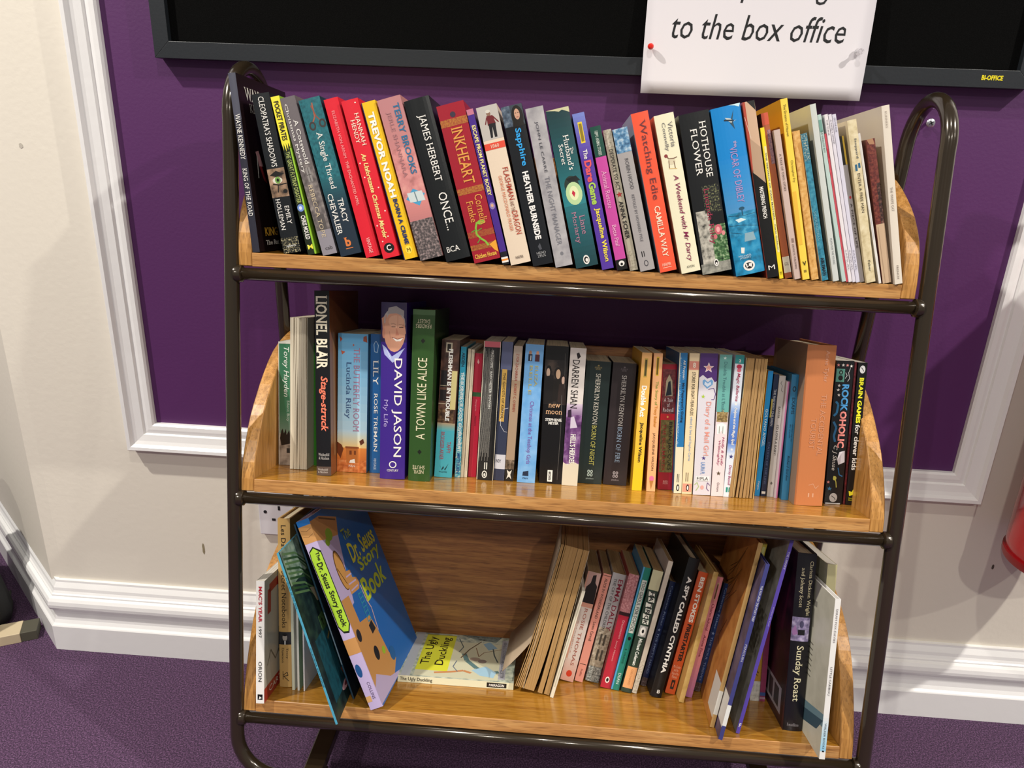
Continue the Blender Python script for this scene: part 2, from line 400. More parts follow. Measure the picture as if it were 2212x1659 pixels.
def build_trolley():
    r = empty('book_trolley', (0, -.18, 0)); tag(r, 'three-shelf oak book trolley with dark bronze tube frame against the wall', 'book trolley')
    met = mat('#33291d', .2, .35, .6, name='bronze_enamel', coat=.5)
    wx = wood('oak_long', '#9c6c3a', '#b7834a', '#c6955a', 'x'); wz = wood('oak_side', '#a07034', '#bb8645', '#c99656', 'z')
    wb = wood('oak_back', '#7a4c28', '#915f34', '#a4713e', 'x', .4, .1); wt = wood('oak_top', '#99641f', '#aa7629', '#b58234', 'x', .22, .5)
    inv = r.matrix_world.copy(); inv.translation = (0, .18, 0)
    def par(o): o.parent = r; o.matrix_parent_inverse = Matrix.Translation((0, .18, 0)); return o
    for k in (1, 2, 3):
        d = DEP[k]; F = frame(k)
        o = prism('shelf_board', [(0, -.018), (d, -.018), (d, 0), (0, 0)], WL, WR, 'x', [wt, wx]); o.data.polygons.foreach_set('material_index', [1]*len(o.data.polygons))
        for p in o.data.polygons:
            if p.normal.z > .9: p.material_index = 0
        o.matrix_world = F; par(o); o.modifiers.new('b', 'BEVEL').width = .0008
        o = prism('back_panel', [(d-.0002, -.018), (d+.009, -.018), (d+.009, PROF[k][-1][1]-.004), (d-.0002, PROF[k][-1][1]-.004)], WL, WR, 'x', wb); o.matrix_world = F; par(o); o.modifiers.new('b', 'BEVEL').width = .0008
        P = PROF[k]; pl = [(d+.009, -.0175), (0, -.0175)]
        for i in range(len(P)-1):      # smooth the measured outline
            for t in (0, .5):
                p0 = P[max(i-1, 0)]; p1 = P[i]; p2 = P[i+1]; p3 = P[min(i+2, len(P)-1)]
                q = [0.5*((2*p1[a])+(-p0[a]+p2[a])*t+(2*p0[a]-5*p1[a]+4*p2[a]-p3[a])*t*t+(-p0[a]+3*p1[a]-3*p2[a]+p3[a])*t**3) for a in (0, 1)]
                pl.append((max(q[0], 0), q[1]))
        pl += [P[-1], (d+.009, P[-1][1]+.001)]
        for x0, x1 in ((WL-PT_, WL), (WR, WR+PT_)):
            o = prism('side_panel', pl, x0, x1, 'x', wz); o.matrix_world = F; par(o); o.modifiers.new('b', 'BEVEL').width = .0012
        z = ORG[k].z-.028*math.cos(PHI[k]); y = FA+FB*z
        par(tube('shelf_rail', [(XL+.004, y, z), (XR-.004, y, z)], .0082, met, seg=24))
        for x in (XL+TR, XR-TR): par(lathe('weld_collar', [(.0078, -.006), (.0115, -.004), (.0118, 0), (.0108, .004), (.0078, .006)], met, None, 20, 'x', (x, y, z)))
        yb = ORG[k].y+(d-.03)*math.cos(PHI[k]); zb = ORG[k].z-(d-.03)*math.sin(PHI[k])-.027
        par(tube('rear_rail', [(XL+.004, -.0505, zb), (XR-.004, -.0505, zb)], .0075, met, seg=16))
    # hoops: one bent tube per side, front leg - arch - rear leg
    def yr(z): return -.049+(z-.7)*-.035
    zt = .978; rad = (yr(zt)-(FA+FB*zt))/2; yc = (yr(zt)+FA+FB*zt)/2
    zb = .086; rb = .062
    for X, sg, oy in ((XL, 1, .011), (XR, -1, -.003)):
        pts = []; rad = (yr(zt)+oy-(FA+FB*zt))/2; yc = (yr(zt)+oy+FA+FB*zt)/2
        for i in range(9): a = math.pi/2*(1-i/8); pts.append((X+sg*(rb-rb*math.cos(a)), FA+FB*(zb+rb-rb*math.sin(a)), zb+rb-rb*math.sin(a)))
        for i in range(1, 12): z = zb+rb+(zt-zb-rb)*i/12; pts.append((X, FA+FB*z, z))
        for i in range(17): a = math.pi-math.pi*i/16; pts.append((X, yc+rad*math.cos(a), zt+rad*1.06*math.sin(a)))
        for i in range(1, 12): z = zt-(zt-zb-rb)*i/12; pts.append((X, yr(z)+oy*(z-zb)/(zt-zb), z))
        for i in range(9): a = math.pi/2*i/8; pts.append((X+sg*(rb-rb*math.cos(a)), yr(zb+rb-rb*math.sin(a)), zb+rb-rb*math.sin(a)))
        par(tube('side_hoop', pts, TR, met, seg=28))
    for y in (FA+FB*zb, yr(zb)): par(tube('foot_rail', [(XL+rb, y, zb), (XR-rb, y, zb)], TR, met, seg=24))
    for x in (-.318, .355):
        par(box('cross_runner', (x-.014, -.335, zb-.028), (x+.014, yr(zb)+.012, zb-.0095), met, None, .002))
        for y in (-.30, -.075):
            par(lathe('castor', [(.001, -.010), (.021, -.010), (.024, -.007), (.024, .007), (.021, .010), (.001, .010)], mat('#141414', .5), None, 24, 'x', (x, y, .0245)))
            par(box('castor_fork', (x-.0135, y-.010, .022), (x-.0105, y+.010, .052), met, None)); par(box('castor_fork', (x+.0105, y-.010, .022), (x+.0135, y+.010, .052), met, None))
    return r
build_trolley()

POSES={
'B01':(3, -0.388, -0.0105, 0.0274, 0.0262, 0.1774, 0.0117, 0.13),
'B02':(3, -0.3732, 0.0408, 0.0454, 0.0007, 0.2536, 0.0183, 0.16),
'B03':(3, -0.3516, 0.034, 0.0524, 0.0001, 0.19, 0.004, 0.14),
'B04':(3, -0.2619, -0.0485, 0.3575, 0.0753, 0.2485, 0.0031, 0.2),
'B05':(3, -0.2575, 0.0218, 0.3589, 0.0428, 0.2697, 0.0023, 0.2),
'B06':(3, -0.2249, -0.0048, 0.4232, -0.0307, 0.2866, 0.0192, 0.23),
'B08':(3, -0.0126, 0.0781, -0.1884, -0.0357, 0.2306, 0.044, 0.15),
'B09':(3, 0.0285, 0.0719, -0.2249, 0.0005, 0.1708, 0.0049, 0.12),
'B10':(3, 0.0442, 0.1266, -0.1873, 0.0052, 0.1797, 0.0206, 0.125),
'B11':(3, 0.0669, 0.1288, -0.1954, 0.0009, 0.1788, 0.0127, 0.125),
'B12':(3, 0.0837, 0.1301, -0.1853, 0.0046, 0.179, 0.0211, 0.125),
'B13':(3, 0.1062, 0.1139, -0.1802, 0.0014, 0.1851, 0.016, 0.125),
'B14':(3, 0.1227, 0.1105, -0.1874, 0.0009, 0.1991, 0.0121, 0.125),
'B15':(3, 0.1372, 0.1054, -0.1871, 0.0014, 0.1969, 0.0159, 0.125),
'B16':(3, 0.1543, 0.1059, -0.1961, 0.0003, 0.2142, 0.0072, 0.125),
'B17':(3, 0.1702, 0.1318, -0.2044, 0.0002, 0.1736, 0.0088, 0.11),
'B18':(3, 0.1806, 0.0966, -0.1994, 0.0155, 0.2225, 0.0172, 0.145),
'B19':(3, 0.2054, 0.1113, -0.1935, 0.0013, 0.1979, 0.0151, 0.125),
'B20':(3, 0.2229, 0.0886, -0.1828, 0.0007, 0.2069, 0.0073, 0.14),
'B21':(3, 0.236, 0.1063, -0.1779, 0.0007, 0.1937, 0.0097, 0.125),
'B22':(3, 0.2525, 0.1279, -0.1934, 0.0002, 0.1775, 0.0094, 0.11),
'B23':(3, 0.2552, 0.0233, -0.1717, -0.0761, 0.2748, 0.0059, 0.2),
'B24':(3, 0.2604, -0.0082, -0.174, -0.077, 0.2547, 0.0054, 0.2),
'B25':(3, 0.2891, 0.0122, -0.183, -0.0699, 0.286, 0.0049, 0.2),
'B26':(3, 0.2745, 0.07, -0.1815, -0.0733, 0.262, 0.007, 0.12),
'B27':(3, 0.335, 0.1125, 0, 0.0004, 0.13, 0.0142, 0.1),
'B28':(3, 0.3596, 0.0316, -0.0041, -0.0262, 0.2573, 0.0266, 0.19),
'B29':(3, 0.402, 0.03, 0, 0.0, 0.245, 0.0133, 0.15),
'B30':(3, 0.3868, -0.0357, -0.0131, -0.0172, 0.2186, 0.0075, 0.2),
'B31':(3, 0.3495, 0.1125, 0, 0.0004, 0.178, 0.008, 0.1),
'B32':(3, -0.3435, 0.034, 0.0524, 0.0001, 0.19, 0.003, 0.14),
'B33':(3, -0.3345, 0.034, 0.0524, 0.0001, 0.185, 0.002, 0.14),
'M01':(2, -0.3893, 0.0829, 0.0142, 0.0, 0.1812, 0.02, 0.11),
'M02':(2, -0.3652, 0.0632, 0.011, 0.0, 0.218, 0.0245, 0.13),
'M03':(2, -0.3395, 0.0906, 0.0162, 0.0, 0.1809, 0.0125, 0.11),
'M04':(2, -0.3181, 0.0375, 0.0304, 0.0, 0.2576, 0.0206, 0.15),
'M05':(2, -0.2972, 0.0651, 0.0117, 0.0, 0.1994, 0.0426, 0.125),
'M06':(2, -0.2512, 0.0708, 0.0173, 0.0, 0.2004, 0.0161, 0.125),
'M07':(2, -0.2298, 0.0423, 0.0186, 0.0, 0.2467, 0.0351, 0.155),
'M08':(2, -0.1894, 0.0414, 0.0027, 0.0, 0.2393, 0.0303, 0.14),
'M09':(2, -0.157, 0.0707, -0.0202, 0.0, 0.1979, 0.0253, 0.125),
'M10':(2, -0.128, 0.0755, -0.0077, 0.0, 0.1891, 0.0078, 0.125),
'M11':(2, -0.1199, 0.0783, -0.018, 0.0, 0.1864, 0.0043, 0.125),
'M12':(2, -0.1149, 0.0787, -0.0182, 0.0, 0.1856, 0.0041, 0.125),
'M13':(2, -0.1096, 0.0833, -0.0129, 0.0, 0.1801, 0.0115, 0.11),
'M14':(2, -0.0958, 0.0703, -0.0105, 0.0, 0.1989, 0.0236, 0.125),
'M15':(2, -0.0719, 0.0732, -0.017, 0.0, 0.1996, 0.0154, 0.125),
'M16':(2, -0.0559, 0.0729, -0.0216, 0.0, 0.1944, 0.0121, 0.125),
'M17':(2, -0.0378, 0.0701, -0.0123, 0.0, 0.1981, 0.0256, 0.125),
'M18':(2, -0.0064, 0.074, 0.0043, 0.0, 0.1974, 0.0321, 0.125),
'M19':(2, 0.0261, 0.0702, -0.0047, 0.0, 0.1964, 0.0222, 0.125),
'M20':(2, 0.0488, 0.0872, -0.015, 0.0, 0.178, 0.0346, 0.108),
'M21':(2, 0.086, 0.088, -0.0163, 0.0, 0.1775, 0.0332, 0.108),
'M22':(2, 0.1251, 0.0664, -0.0034, 0.0, 0.1956, 0.0137, 0.125),
'M23':(2, 0.1456, 0.0668, 0.0187, 0.0, 0.1955, 0.0121, 0.125),
'M24':(2, 0.1634, 0.0804, 0.0376, 0.0, 0.18, 0.02, 0.11),
'M25':(2, 0.1837, 0.0661, 0.0357, 0.0, 0.1981, 0.0109, 0.125),
'M26':(2, 0.195, 0.0653, 0.0238, 0.0, 0.1983, 0.0136, 0.125),
'M27':(2, 0.2104, 0.0641, 0.029, 0.0, 0.1993, 0.0238, 0.125),
'M28':(2, 0.2353, 0.0634, 0.0219, 0.0, 0.1991, 0.0165, 0.125),
'M29':(2, 0.2521, 0.0639, -0.0, 0.0, 0.1996, 0.012, 0.125),
'M30':(2, 0.2652, 0.0625, -0.0069, 0.0, 0.1963, 0.0284, 0.125),
'M31':(2, 0.2998, 0.0803, -0.0148, 0.0, 0.1787, 0.007, 0.11),
'M32':(2, 0.3085, 0.0804, -0.015, 0.0, 0.1744, 0.0067, 0.11),
'M33':(2, 0.3166, 0.0788, -0.0083, 0.0, 0.1728, 0.0086, 0.11),
'M34':(2, 0.3257, 0.0739, -0.0068, 0.0, 0.1657, 0.0041, 0.11),
'M35':(2, 0.3333, 0.0672, 0.013, 0.0, 0.1767, 0.0095, 0.125),
'M36':(2, 0.3435, 0.0445, 0.0148, 0.0, 0.22, 0.0385, 0.145),
'M37':(2, 0.3902, 0.0609, 0.0191, 0.0, 0.1996, 0.0235, 0.125),
'M38':(2, 0.4163, 0.0639, 0.0246, 0.0, 0.1987, 0.0031, 0.125),
'M39':(2, 0.4197, 0.0623, 0.0198, 0.0, 0.1986, 0.0122, 0.125),
'T01':(1, -0.3912, 0.0007, 0.1065, -0.0262, 0.2169, 0.0094, 0.158),
'T02':(1, -0.351, 0.003, 0.184, 0.0, 0.1952, 0.0225, 0.125),
'T03':(1, -0.319, 0.0027, 0.2241, 0.0, 0.1947, 0.011, 0.125),
'T04':(1, -0.2992, 0.0016, 0.2648, 0.0, 0.1951, 0.019, 0.125),
'T05':(1, -0.2752, -0.0006, 0.268, 0.0, 0.1933, 0.0271, 0.125),
'T06':(1, -0.2425, -0.0003, 0.272, 0.0, 0.1956, 0.0179, 0.125),
'T07':(1, -0.2194, -0.0038, 0.2756, 0.0, 0.1942, 0.021, 0.125),
'T08':(1, -0.193, -0.0013, 0.2893, 0.0, 0.1942, 0.0177, 0.125),
'T09':(1, -0.1717, -0.004, 0.2896, 0.0, 0.1977, 0.0294, 0.125),
'T10':(1, -0.1386, -0.004, 0.2923, 0.0, 0.198, 0.0316, 0.14),
'T11':(1, -0.1027, -0.004, 0.2776, 0.0, 0.1926, 0.0338, 0.125),
'T12':(1, -0.0667, -0.004, 0.2774, 0.0, 0.1902, 0.0083, 0.125),
'T13':(1, -0.0563, -0.004, 0.2676, 0.0, 0.1923, 0.0254, 0.125),
'T14':(1, -0.0283, -0.004, 0.2551, 0.0, 0.1934, 0.0254, 0.125),
'T15':(1, 0.0001, -0.004, 0.2502, 0.0, 0.1925, 0.0215, 0.125),
'T16':(1, 0.0259, -0.004, 0.258, 0.0, 0.1914, 0.0278, 0.125),
'T17':(1, 0.0583, -0.004, 0.2641, 0.0, 0.1892, 0.0146, 0.125),
'T18':(1, 0.0773, -0.003, 0.2685, 0.0, 0.1749, 0.0131, 0.11),
'T19':(1, 0.0936, 0.0011, 0.2729, 0.0, 0.1726, 0.01, 0.11),
'T20':(1, 0.1064, -0.0022, 0.2803, 0.0, 0.1738, 0.018, 0.11),
'T21':(1, 0.1307, -0.004, 0.273, 0.0, 0.1926, 0.0204, 0.125),
'T22':(1, 0.1574, -0.004, 0.2712, 0.0, 0.1911, 0.0233, 0.125),
'T23':(1, 0.1832, -0.004, 0.253, 0.0, 0.1921, 0.0356, 0.125),
'T24':(1, 0.2249, -0.004, 0.2658, 0.0, 0.2013, 0.035, 0.15),
'T25':(1, 0.2626, -0.004, 0.2618, 0.0, 0.2105, 0.014, 0.125),
'T26':(1, 0.2774, -0.004, 0.2513, 0.0, 0.1814, 0.0046, 0.12),
'T27':(1, 0.2864, 0.003, 0.2717, 0.0, 0.2, 0.0081, 0.12),
'T28':(1, 0.2964, -0.0022, 0.2676, 0.0, 0.1803, 0.0072, 0.12),
'T29':(1, 0.3057, -0.004, 0.2545, 0.0, 0.2154, 0.0081, 0.125),
'T30':(1, 0.317, -0.0018, 0.2615, 0.0, 0.1794, 0.0086, 0.12),
'T31':(1, 0.3298, -0.0023, 0.281, 0.0, 0.1778, 0.0073, 0.12),
'T32':(1, 0.3428, -0.0039, 0.2705, 0.0, 0.2115, 0.0067, 0.13),
'T33':(1, 0.354, -0.0029, 0.2889, 0.0, 0.2012, 0.0044, 0.13),
'T34':(1, 0.3589, -0.0025, 0.287, 0.0, 0.1796, 0.0022, 0.12),
'T35':(1, 0.3615, -0.0036, 0.2866, 0.0, 0.2016, 0.0039, 0.13),
'T36':(1, 0.3664, -0.0028, 0.2863, 0.0, 0.2019, 0.0037, 0.13),
'T37':(1, 0.371, -0.0023, 0.2864, 0.0, 0.2022, 0.0043, 0.13),
'T38':(1, 0.3773, 0.0021, 0.2867, 0.0, 0.1774, 0.0051, 0.12),
'T39':(1, 0.3836, -0.0027, 0.268, 0.0, 0.1947, 0.0105, 0.12),
'T40':(1, 0.3991, -0.0006, 0.2902, 0.0, 0.1818, 0.0029, 0.12),
'T41':(1, 0.404, -0.0005, 0.2686, 0.0, 0.1738, 0.01, 0.12),
'T42':(1, 0.4171, -0.004, 0.2333, 0.0, 0.211, 0.0089, 0.15),
}

# ------------------------------------------------------------------ books
def book_frame(k, x, s, th, ps, h, t):
    F = frame(k); lift = max(0, -t*math.sin(th))
    return F @ Matrix.Translation((x, s, lift+.0002)) @ Matrix.Rotation(ps, 4, 'Z') @ Matrix.Rotation(-th, 4, 'Y')
def hexmix(a, b, t):
    a = a.lstrip('#'); b = b.lstrip('#')
    return '#' + ''.join('%02x' % round(int(a[i:i+2], 16)*(1-t)+int(b[i:i+2], 16)*t) for i in (0, 2, 4))
def pagemat(c): return nmat((hexmix(c, '#4a3a28', .30), c, hexmix(c, '#ffffff', .12)), 1, (1500, 6, 6), .85, 2, 0, .35, (.3, .7), 'page_edges')
def art(root, items, place, asp, nm='cover_picture'):
    """flat print: shapes go into one picture mesh, words become lettering"""
    items = [i for i in items if i]; n = 0; pieces = []
    def poly(ps, c, e): pieces.append(([(u, v, e) for u, v in ps], c))
    def rect(u0, u1, v0, v1, c, e):
        k = 1
        for j in range(k):
            a, b = v0+(v1-v0)*j/k, v0+(v1-v0)*(j+1)/k; poly([(u0, a), (u0, b), (u1, b), (u1, a)], c, e)
    for it in items:
        n += 1; e = .00008+.00001*n
        q = it[0]
        if q == 'R': rect(*it[1:5], it[5], e)
        elif q == 'G':
            for j in range(12):
                a = it[1]+(it[2]-it[1])*j/12; b = it[1]+(it[2]-it[1])*(j+1)/12
                rect(a, b, it[3], it[4], hexmix(it[5], it[6], (j+.5)/12), e)
        elif q == 'O':
            u0, u1, v0, v1, c = it[1:6]; poly([((u0+u1)/2-(u1-u0)/2*math.cos(a*math.pi/10), (v0+v1)/2+(v1-v0)/2*math.sin(a*math.pi/10)) for a in range(20)], c, e)
        elif q == 'P': poly(it[1], it[2], e)
        elif q == 'L':   # stroke through points, width as fraction of face width
            ps, wd, c = it[1], it[2], it[3]
            for (ua, va), (ub, vb) in zip(ps, ps[1:]):
                du, dv = (ub-ua)*asp, vb-va; L = math.hypot(du, dv) or 1; nu, nv = -dv/L*wd/2/asp, du/L*wd/2
                poly([(ua+nu, va+nv), (ub+nu, vb+nv), (ub-nu, vb-nv), (ua-nu, va-nv)], c, e)
        elif q == 'S':
            u, v, r, c = it[1:5]; poly([(u-(r if i % 2 == 0 else r*.42)/asp*math.cos(i*math.pi/5), v+(r if i % 2 == 0 else r*.42)*math.sin(i*math.pi/5)) for i in range(10)], c, e)
        elif q in ('d', 'u', 'h', 'H', 'm'):
            s, u0, u1, v0, v1, c = it[1:7]; text(s, root, place, q, (u0, u1, v0, v1), c, it[7] if len(it) > 7 else '')
    # shapes that touch one another are one picture, shapes apart are separate pieces of print
    par = list(range(len(pieces)))
    def fd(i):
        while par[i] != i: i = par[i]
        return i
    bb = [(min(p[0] for p in q), max(p[0] for p in q), min(p[1] for p in q), max(p[1] for p in q)) for q, c in pieces]
    for i in range(len(pieces)):
        for j in range(i):
            a, b = bb[i], bb[j]
            if a[0] <= b[1]+1e-4 and b[0] <= a[1]+1e-4 and a[2] <= b[3]+1e-4 and b[2] <= a[3]+1e-4: par[fd(i)] = fd(j)
    for r in sorted(set(fd(i) for i in range(len(pieces)))):
        V = []; F = []; FM = []; ML = []
        for i in range(len(pieces)):
            if fd(i) != r: continue
            q, c = pieces[i]; M = nmat(c[:-1], c[-1]*3.2, name='printed_picture') if isinstance(c, tuple) else mat(c)
            if M not in ML: ML.append(M)
            F.append(tuple(range(len(V), len(V)+len(q)))); V += q; FM.append(ML.index(M))
        o = mesh_obj(nm, V, F, ML, root, fm=FM); wrap(o.data, place)
def make_book(key, kind, spine, cl, cr, page, label, group, a_sp=(), a_r=(), a_l=()):
    k, x, s, th, ps, h, t, d = POSES[key]
    if key in SERIF: a_sp, a_r, a_l = [[(tuple(i)+('',))[:7]+(((tuple(i)+('',))[7] if len(i) > 7 else '')+'s',) if i[0] in ('d', 'u', 'h', 'H') else i for i in q] for q in (a_sp, a_r, a_l)]
    names = {'P': 'paperback_book', 'H': 'hardback_book', 'T': 'picture_book', 'B': 'booklet', 'O': 'paperback_book'}
    root = empty(names[kind], mw=book_frame(k, x, s, th, ps, h, t)); tag(root, label, 'book', group)
    hard = kind in 'HT'
    c = {'P': .00045, 'O': .00045, 'H': .0024, 'T': .0016, 'B': .0003}[kind]; c = min(c, t*.28)
    over = .003 if hard else .0003
    bul = min(t*.07, .0022) if kind == 'H' else min(t*.03, .0008)
    N = 8 if t > .008 else 4
    outer = [(0, d)]
    outer += [(t*i/N, -bul*(1-(2*i/N-1)**2)+bul) for i in range(N+1)] + [(t, d)]
    inner = [(t-c, d)] + [(c+(t-2*c)*(N-i)/N, c+bul*(2*(N-i)/N-1)**2) for i in range(N+1)] + [(c, d)]
    if kind == 'O': outer = [(a, d-b) for a, b in outer]; inner = [(a, d-b) for a, b in inner]
    pl = outer+inner; n = len(pl)
    V = [(p[0], p[1], z) for z in (0, h) for p in pl]; F = []; FM = []
    SP, LC, RC = 0, 1, 2
    no = len(outer)
    for i in range(n):
        F.append((i, (i+1) % n, n+(i+1) % n, n+i))
        if i < no-1: FM.append(LC if i == 0 else RC if i == no-2 else SP)
        else: FM.append(3)
    m_ = len(pl)
    for i in range(no-1):
        j = n-1-i
        F.append((i, i+1, j-1, j)); FM.append(3); F.append((n+i, n+j, n+j-1, n+i+1)); FM.append(3)
    rg = .32 if kind != 'B' else .5
    edge = mat(hexmix(spine, '#e8ddc8', .55) if not hard else spine, .6)
    fl = mesh_obj('cover', V, F, [mat(spine, rg, bump=(260, .06)), mat(cl, rg, bump=(260, .06)), mat(cr, rg, bump=(260, .06)), edge], root, fm=FM)
    finish(fl)
    # pages
    pm = pagemat(page); e = .0004
    if kind == 'O':     # fore-edge towards us, leaves gathered into loose wads
        nw = max(5, int(t/.0042)); rr = random.Random(sum(map(ord, key)))
        cuts = CUTS[key]; nw = len(cuts)-1
        for i in range(nw):
            a, b = cuts[i], cuts[i+1]; x0 = c+e+(t-2*c-2*e)*a; x1 = c+e+(t-2*c-2*e)*b-.0004
            off = rr.uniform(-.0012, .0012); ph = rr.uniform(0, 3); am = .0022*(1-a)
            vs = []; fs = []; K = 10
            for j in range(K+1):
                z = over+(h-2*over)*j/K; q = j/K
                dx = -am*FAN.get(key, 1)*(1-q)**2*2 + .0007*math.sin(q*5+ph)
                for X, Y in ((x0+dx, -off), (x1+dx, -off*.6), (x1, d-.002), (x0, d-.002)): vs.append((X, Y, z))
            for j in range(K):
                for q in range(4): fs.append((j*4+q, j*4+(q+1) % 4, (j+1)*4+(q+1) % 4, (j+1)*4+q))
            fs += [(3, 2, 1, 0), tuple(K*4+q for q in range(4))]
            finish(mesh_obj('page_wad', vs, fs, pm, root))
    else:
        box('page_block', (c+e*.3, bul+c*.5, over), (t-c-e*.3, d-(.004 if hard else .0006), h-over), pm, root)
    def p_sp(u, v, e): return (v*t, -bul*(1-(2*v-1)**2)+bul-e, (1-u)*h)
    def p_r(u, v, e): return (t+e, v*d, (1-u)*h)
    def p_l(u, v, e): return (-e, v*d, (1-u)*h)
    if a_sp: art(root, a_sp, p_sp, h/t)
    if a_r: art(root, a_r, p_r, h/d)
    if a_l: art(root, a_l, p_l, h/d)
    return root
SERIF = set('T01 T02 T04 T05 T07 T09 T10 T11 T13 T16 T18 T19 T20 T21 T22 T23 T28 T42 M04 M05 M06 M10 M14 M15 M17 M18 M19 M20 M21 M24 M31 M32 M33 M35 M36 B02 B10 B11 B12 B13 B14 B17 B22 B24 B25 B28 B30'.split())
CUTS = {'B08': [0, .035, .08, .13, .18, .24, .62, .8, 1], 'M30': [0, .3, .42, .56, .72, .86, 1], 'M02': [0, .22, .34, .44, .60, .72, .86, 1]}
FAN = {'B08': 3.2, 'M30': 1.6, 'M02': .3}
CRM = '#cdbf9f'; WPG = '#d6d0c4'; BRN = '#a98a5c'
GT, GM, GB = 'books on the top shelf', 'books on the middle shelf', 'books on the bottom shelf'
W_ = '#e9e6df'; K_ = '#121212'
def B(*a): make_book(*a)
# ---- top shelf
B('T01', 'H', '#2c2c38', '#1a1012', '#1b1011', WPG, 'tall black hardback leaning in the left corner, its dark front cover showing', GT,
  [('R', .0, .25, 0, 1, '#4b4c5a'), ('d', 'WAYNE KENNEDY', .22, .47, .2, .85, W_), ('d', 'KING OF THE ROAD', .52, .79, .2, .8, W_)],
  [('h', 'WAYNE', .062, .135, .12, .52, W_, ''), ('h', 'KENNEDY', .15, .20, .18, .62, '#bdb8b0', ''), ('h', 'KING', .86, .91, .15, .42, '#e0ac3a', 'b'), ('h', 'The Rat Pack', .935, .965, .15, .6, W_, 'b'),
   ('P', [(.42, .18), (.41, .24), (.50, .30), (.50, .22)], '#d8a0a4'), ('P', [(.50, .22), (.50, .27), (.60, .34), (.58, .28)], '#8c2a30'), ('L', [(.44, .2), (.57, .18)], .012, W_)])
B('T02', 'P', '#14181c', '#14181c', '#14181c', CRM, 'black paperback with a green painted eye on the spine, near the left end', GT,
  [('R', .46, .64, 0, 1, ('#2a2320', '#8a6f58', '#b3927a', 30)), ('P', [(.5, .1), (.475, .5), (.5, .95), (.515, .5)], '#120f0e'), ('O', .515, .555, .22, .78, '#d8d4c4'), ('O', .512, .556, .36, .68, '#6f9a4a'), ('O', .524, .544, .45, .6, '#0a0a0a'),
   ('L', [(.555, .2), (.565, .55), (.56, .98)], .06, '#0d0c0c'), ('L', [(.56, .5), (.61, .42)], .05, '#0d0c0c'), ('O', .595, .62, .7, .95, '#100f0f'),
   ('R', .90, 1, 0, 1, ('#0c0d0d', '#1d201c', '#c8bd92', 160)), ('d', 'CLEOPATRA\u2019S SHADOWS', .02, .45, .34, .66, W_), ('d', 'EMILY', .70, .815, .6, .85, W_), ('d', 'HOLLEMAN', .65, .85, .16, .42, W_), ('h', 'sphere', .945, .965, .25, .8, '#e8e8e0', '')])
B('T03', 'P', '#1c2617', '#1c2617', '#7fae2c', CRM, 'thin black and green paperback with a yellow top, third from the left', GT,
  [('R', 0, .285, 0, 1, '#f0e23c'), ('P', [(.285, 0), (.33, .1), (.285, .22), (.34, .38), (.285, .5), (.33, .62), (.285, .75), (.32, .9), (.285, 1)], '#f0e23c'), ('R', .32, 1, .82, 1, '#8fc030'),
   ('d', 'POCKET PIRATES', .03, .27, .2, .8, '#1a160a', 'b'), ('d', 'THE GREAT FLYTRAP DISASTER', .34, .665, .2, .7, '#b0bd6c', 'm'), ('O', .672, .72, .05, .85, '#6f8fd0'), ('O', .685, .708, .25, .6, '#d8e0f0'), ('d', 'CHRIS MOULD', .745, .90, .2, .75, W_, 'b'), ('h', 'M', .935, .965, .2, .8, '#e8e040', 'b')])
B('T04', 'P', '#6b6467', '#5a5356', '#6b6467', CRM, 'grey paperback with a faint stone house on the spine and white lettering', GT,
  [('R', .40, .84, .0, 1, ('#4e4948', '#6d6564', '#8f8782', 45)), ('R', .44, .53, .42, .72, '#8c8784'), ('L', [(.44, .57), (.53, .57)], .04, '#4a4544'), ('L', [(.485, .42), (.485, .72)], .04, '#4a4544'), ('R', .74, .86, .3, .8, '#55504f'),
   ('R', .84, 1, 0, 1, '#8d8890'), ('d', 'Christmas Mystery', .04, .47, .12, .38, W_), ('d', 'A Cotswold', .14, .42, .5, .78, W_), ('d', 'REBECCA TOPE', .545, .885, .3, .58, '#cdbb9c', ''), ('h', 'cab', .945, .968, .3, .8, '#4d484c', '')])
B('T05', 'P', '#1d5f68', '#184c54', '#1a3a46', CRM, 'dark teal paperback with red-brown scissors at the top of its spine', GT,
  [('R', 0, .5, 0, 1, ('#174f58', '#1f6670', '#2a747c', 70)), ('G', .5, .72, 0, 1, '#1d5f68', '#1b2b3a'), ('R', .72, 1, 0, 1, '#1b2b3a'),
   ('L', [(.03, .58), (.115, .55), (.15, .38)], .06, '#a05a44'), ('L', [(.045, .50), (.115, .62), (.15, .8)], .05, '#8a4a38'), ('O', .14, .195, .18, .5, '#3a3230'), ('O', .152, .183, .26, .43, '#1d5f68'), ('O', .135, .19, .66, .98, '#3a3230'), ('O', .147, .178, .74, .9, '#1d5f68'),
   ('d', 'A Single Thread', .21, .57, .34, .68, W_), ('d', 'TRACY', .635, .79, .56, .82, W_, 'm'), ('d', 'CHEVALIER', .595, .86, .14, .40, W_, 'm'), ('h', 'b', .885, .945, .36, .66, '#d8783c', 'B'), ('R', .955, .96, .35, .7, '#d8783c')])
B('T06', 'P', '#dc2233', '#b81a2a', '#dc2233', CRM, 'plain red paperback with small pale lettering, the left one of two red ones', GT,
  [('d', 'ELIZABETH VON ARNIM', .075, .365, .36, .56, '#f09a9c'), ('d', 'THE ENCHANTED APRIL', .385, .665, .36, .56, '#f2b0a8'), ('d', 'VINTAGE', .875, .975, .36, .62, '#f0c8c0')])
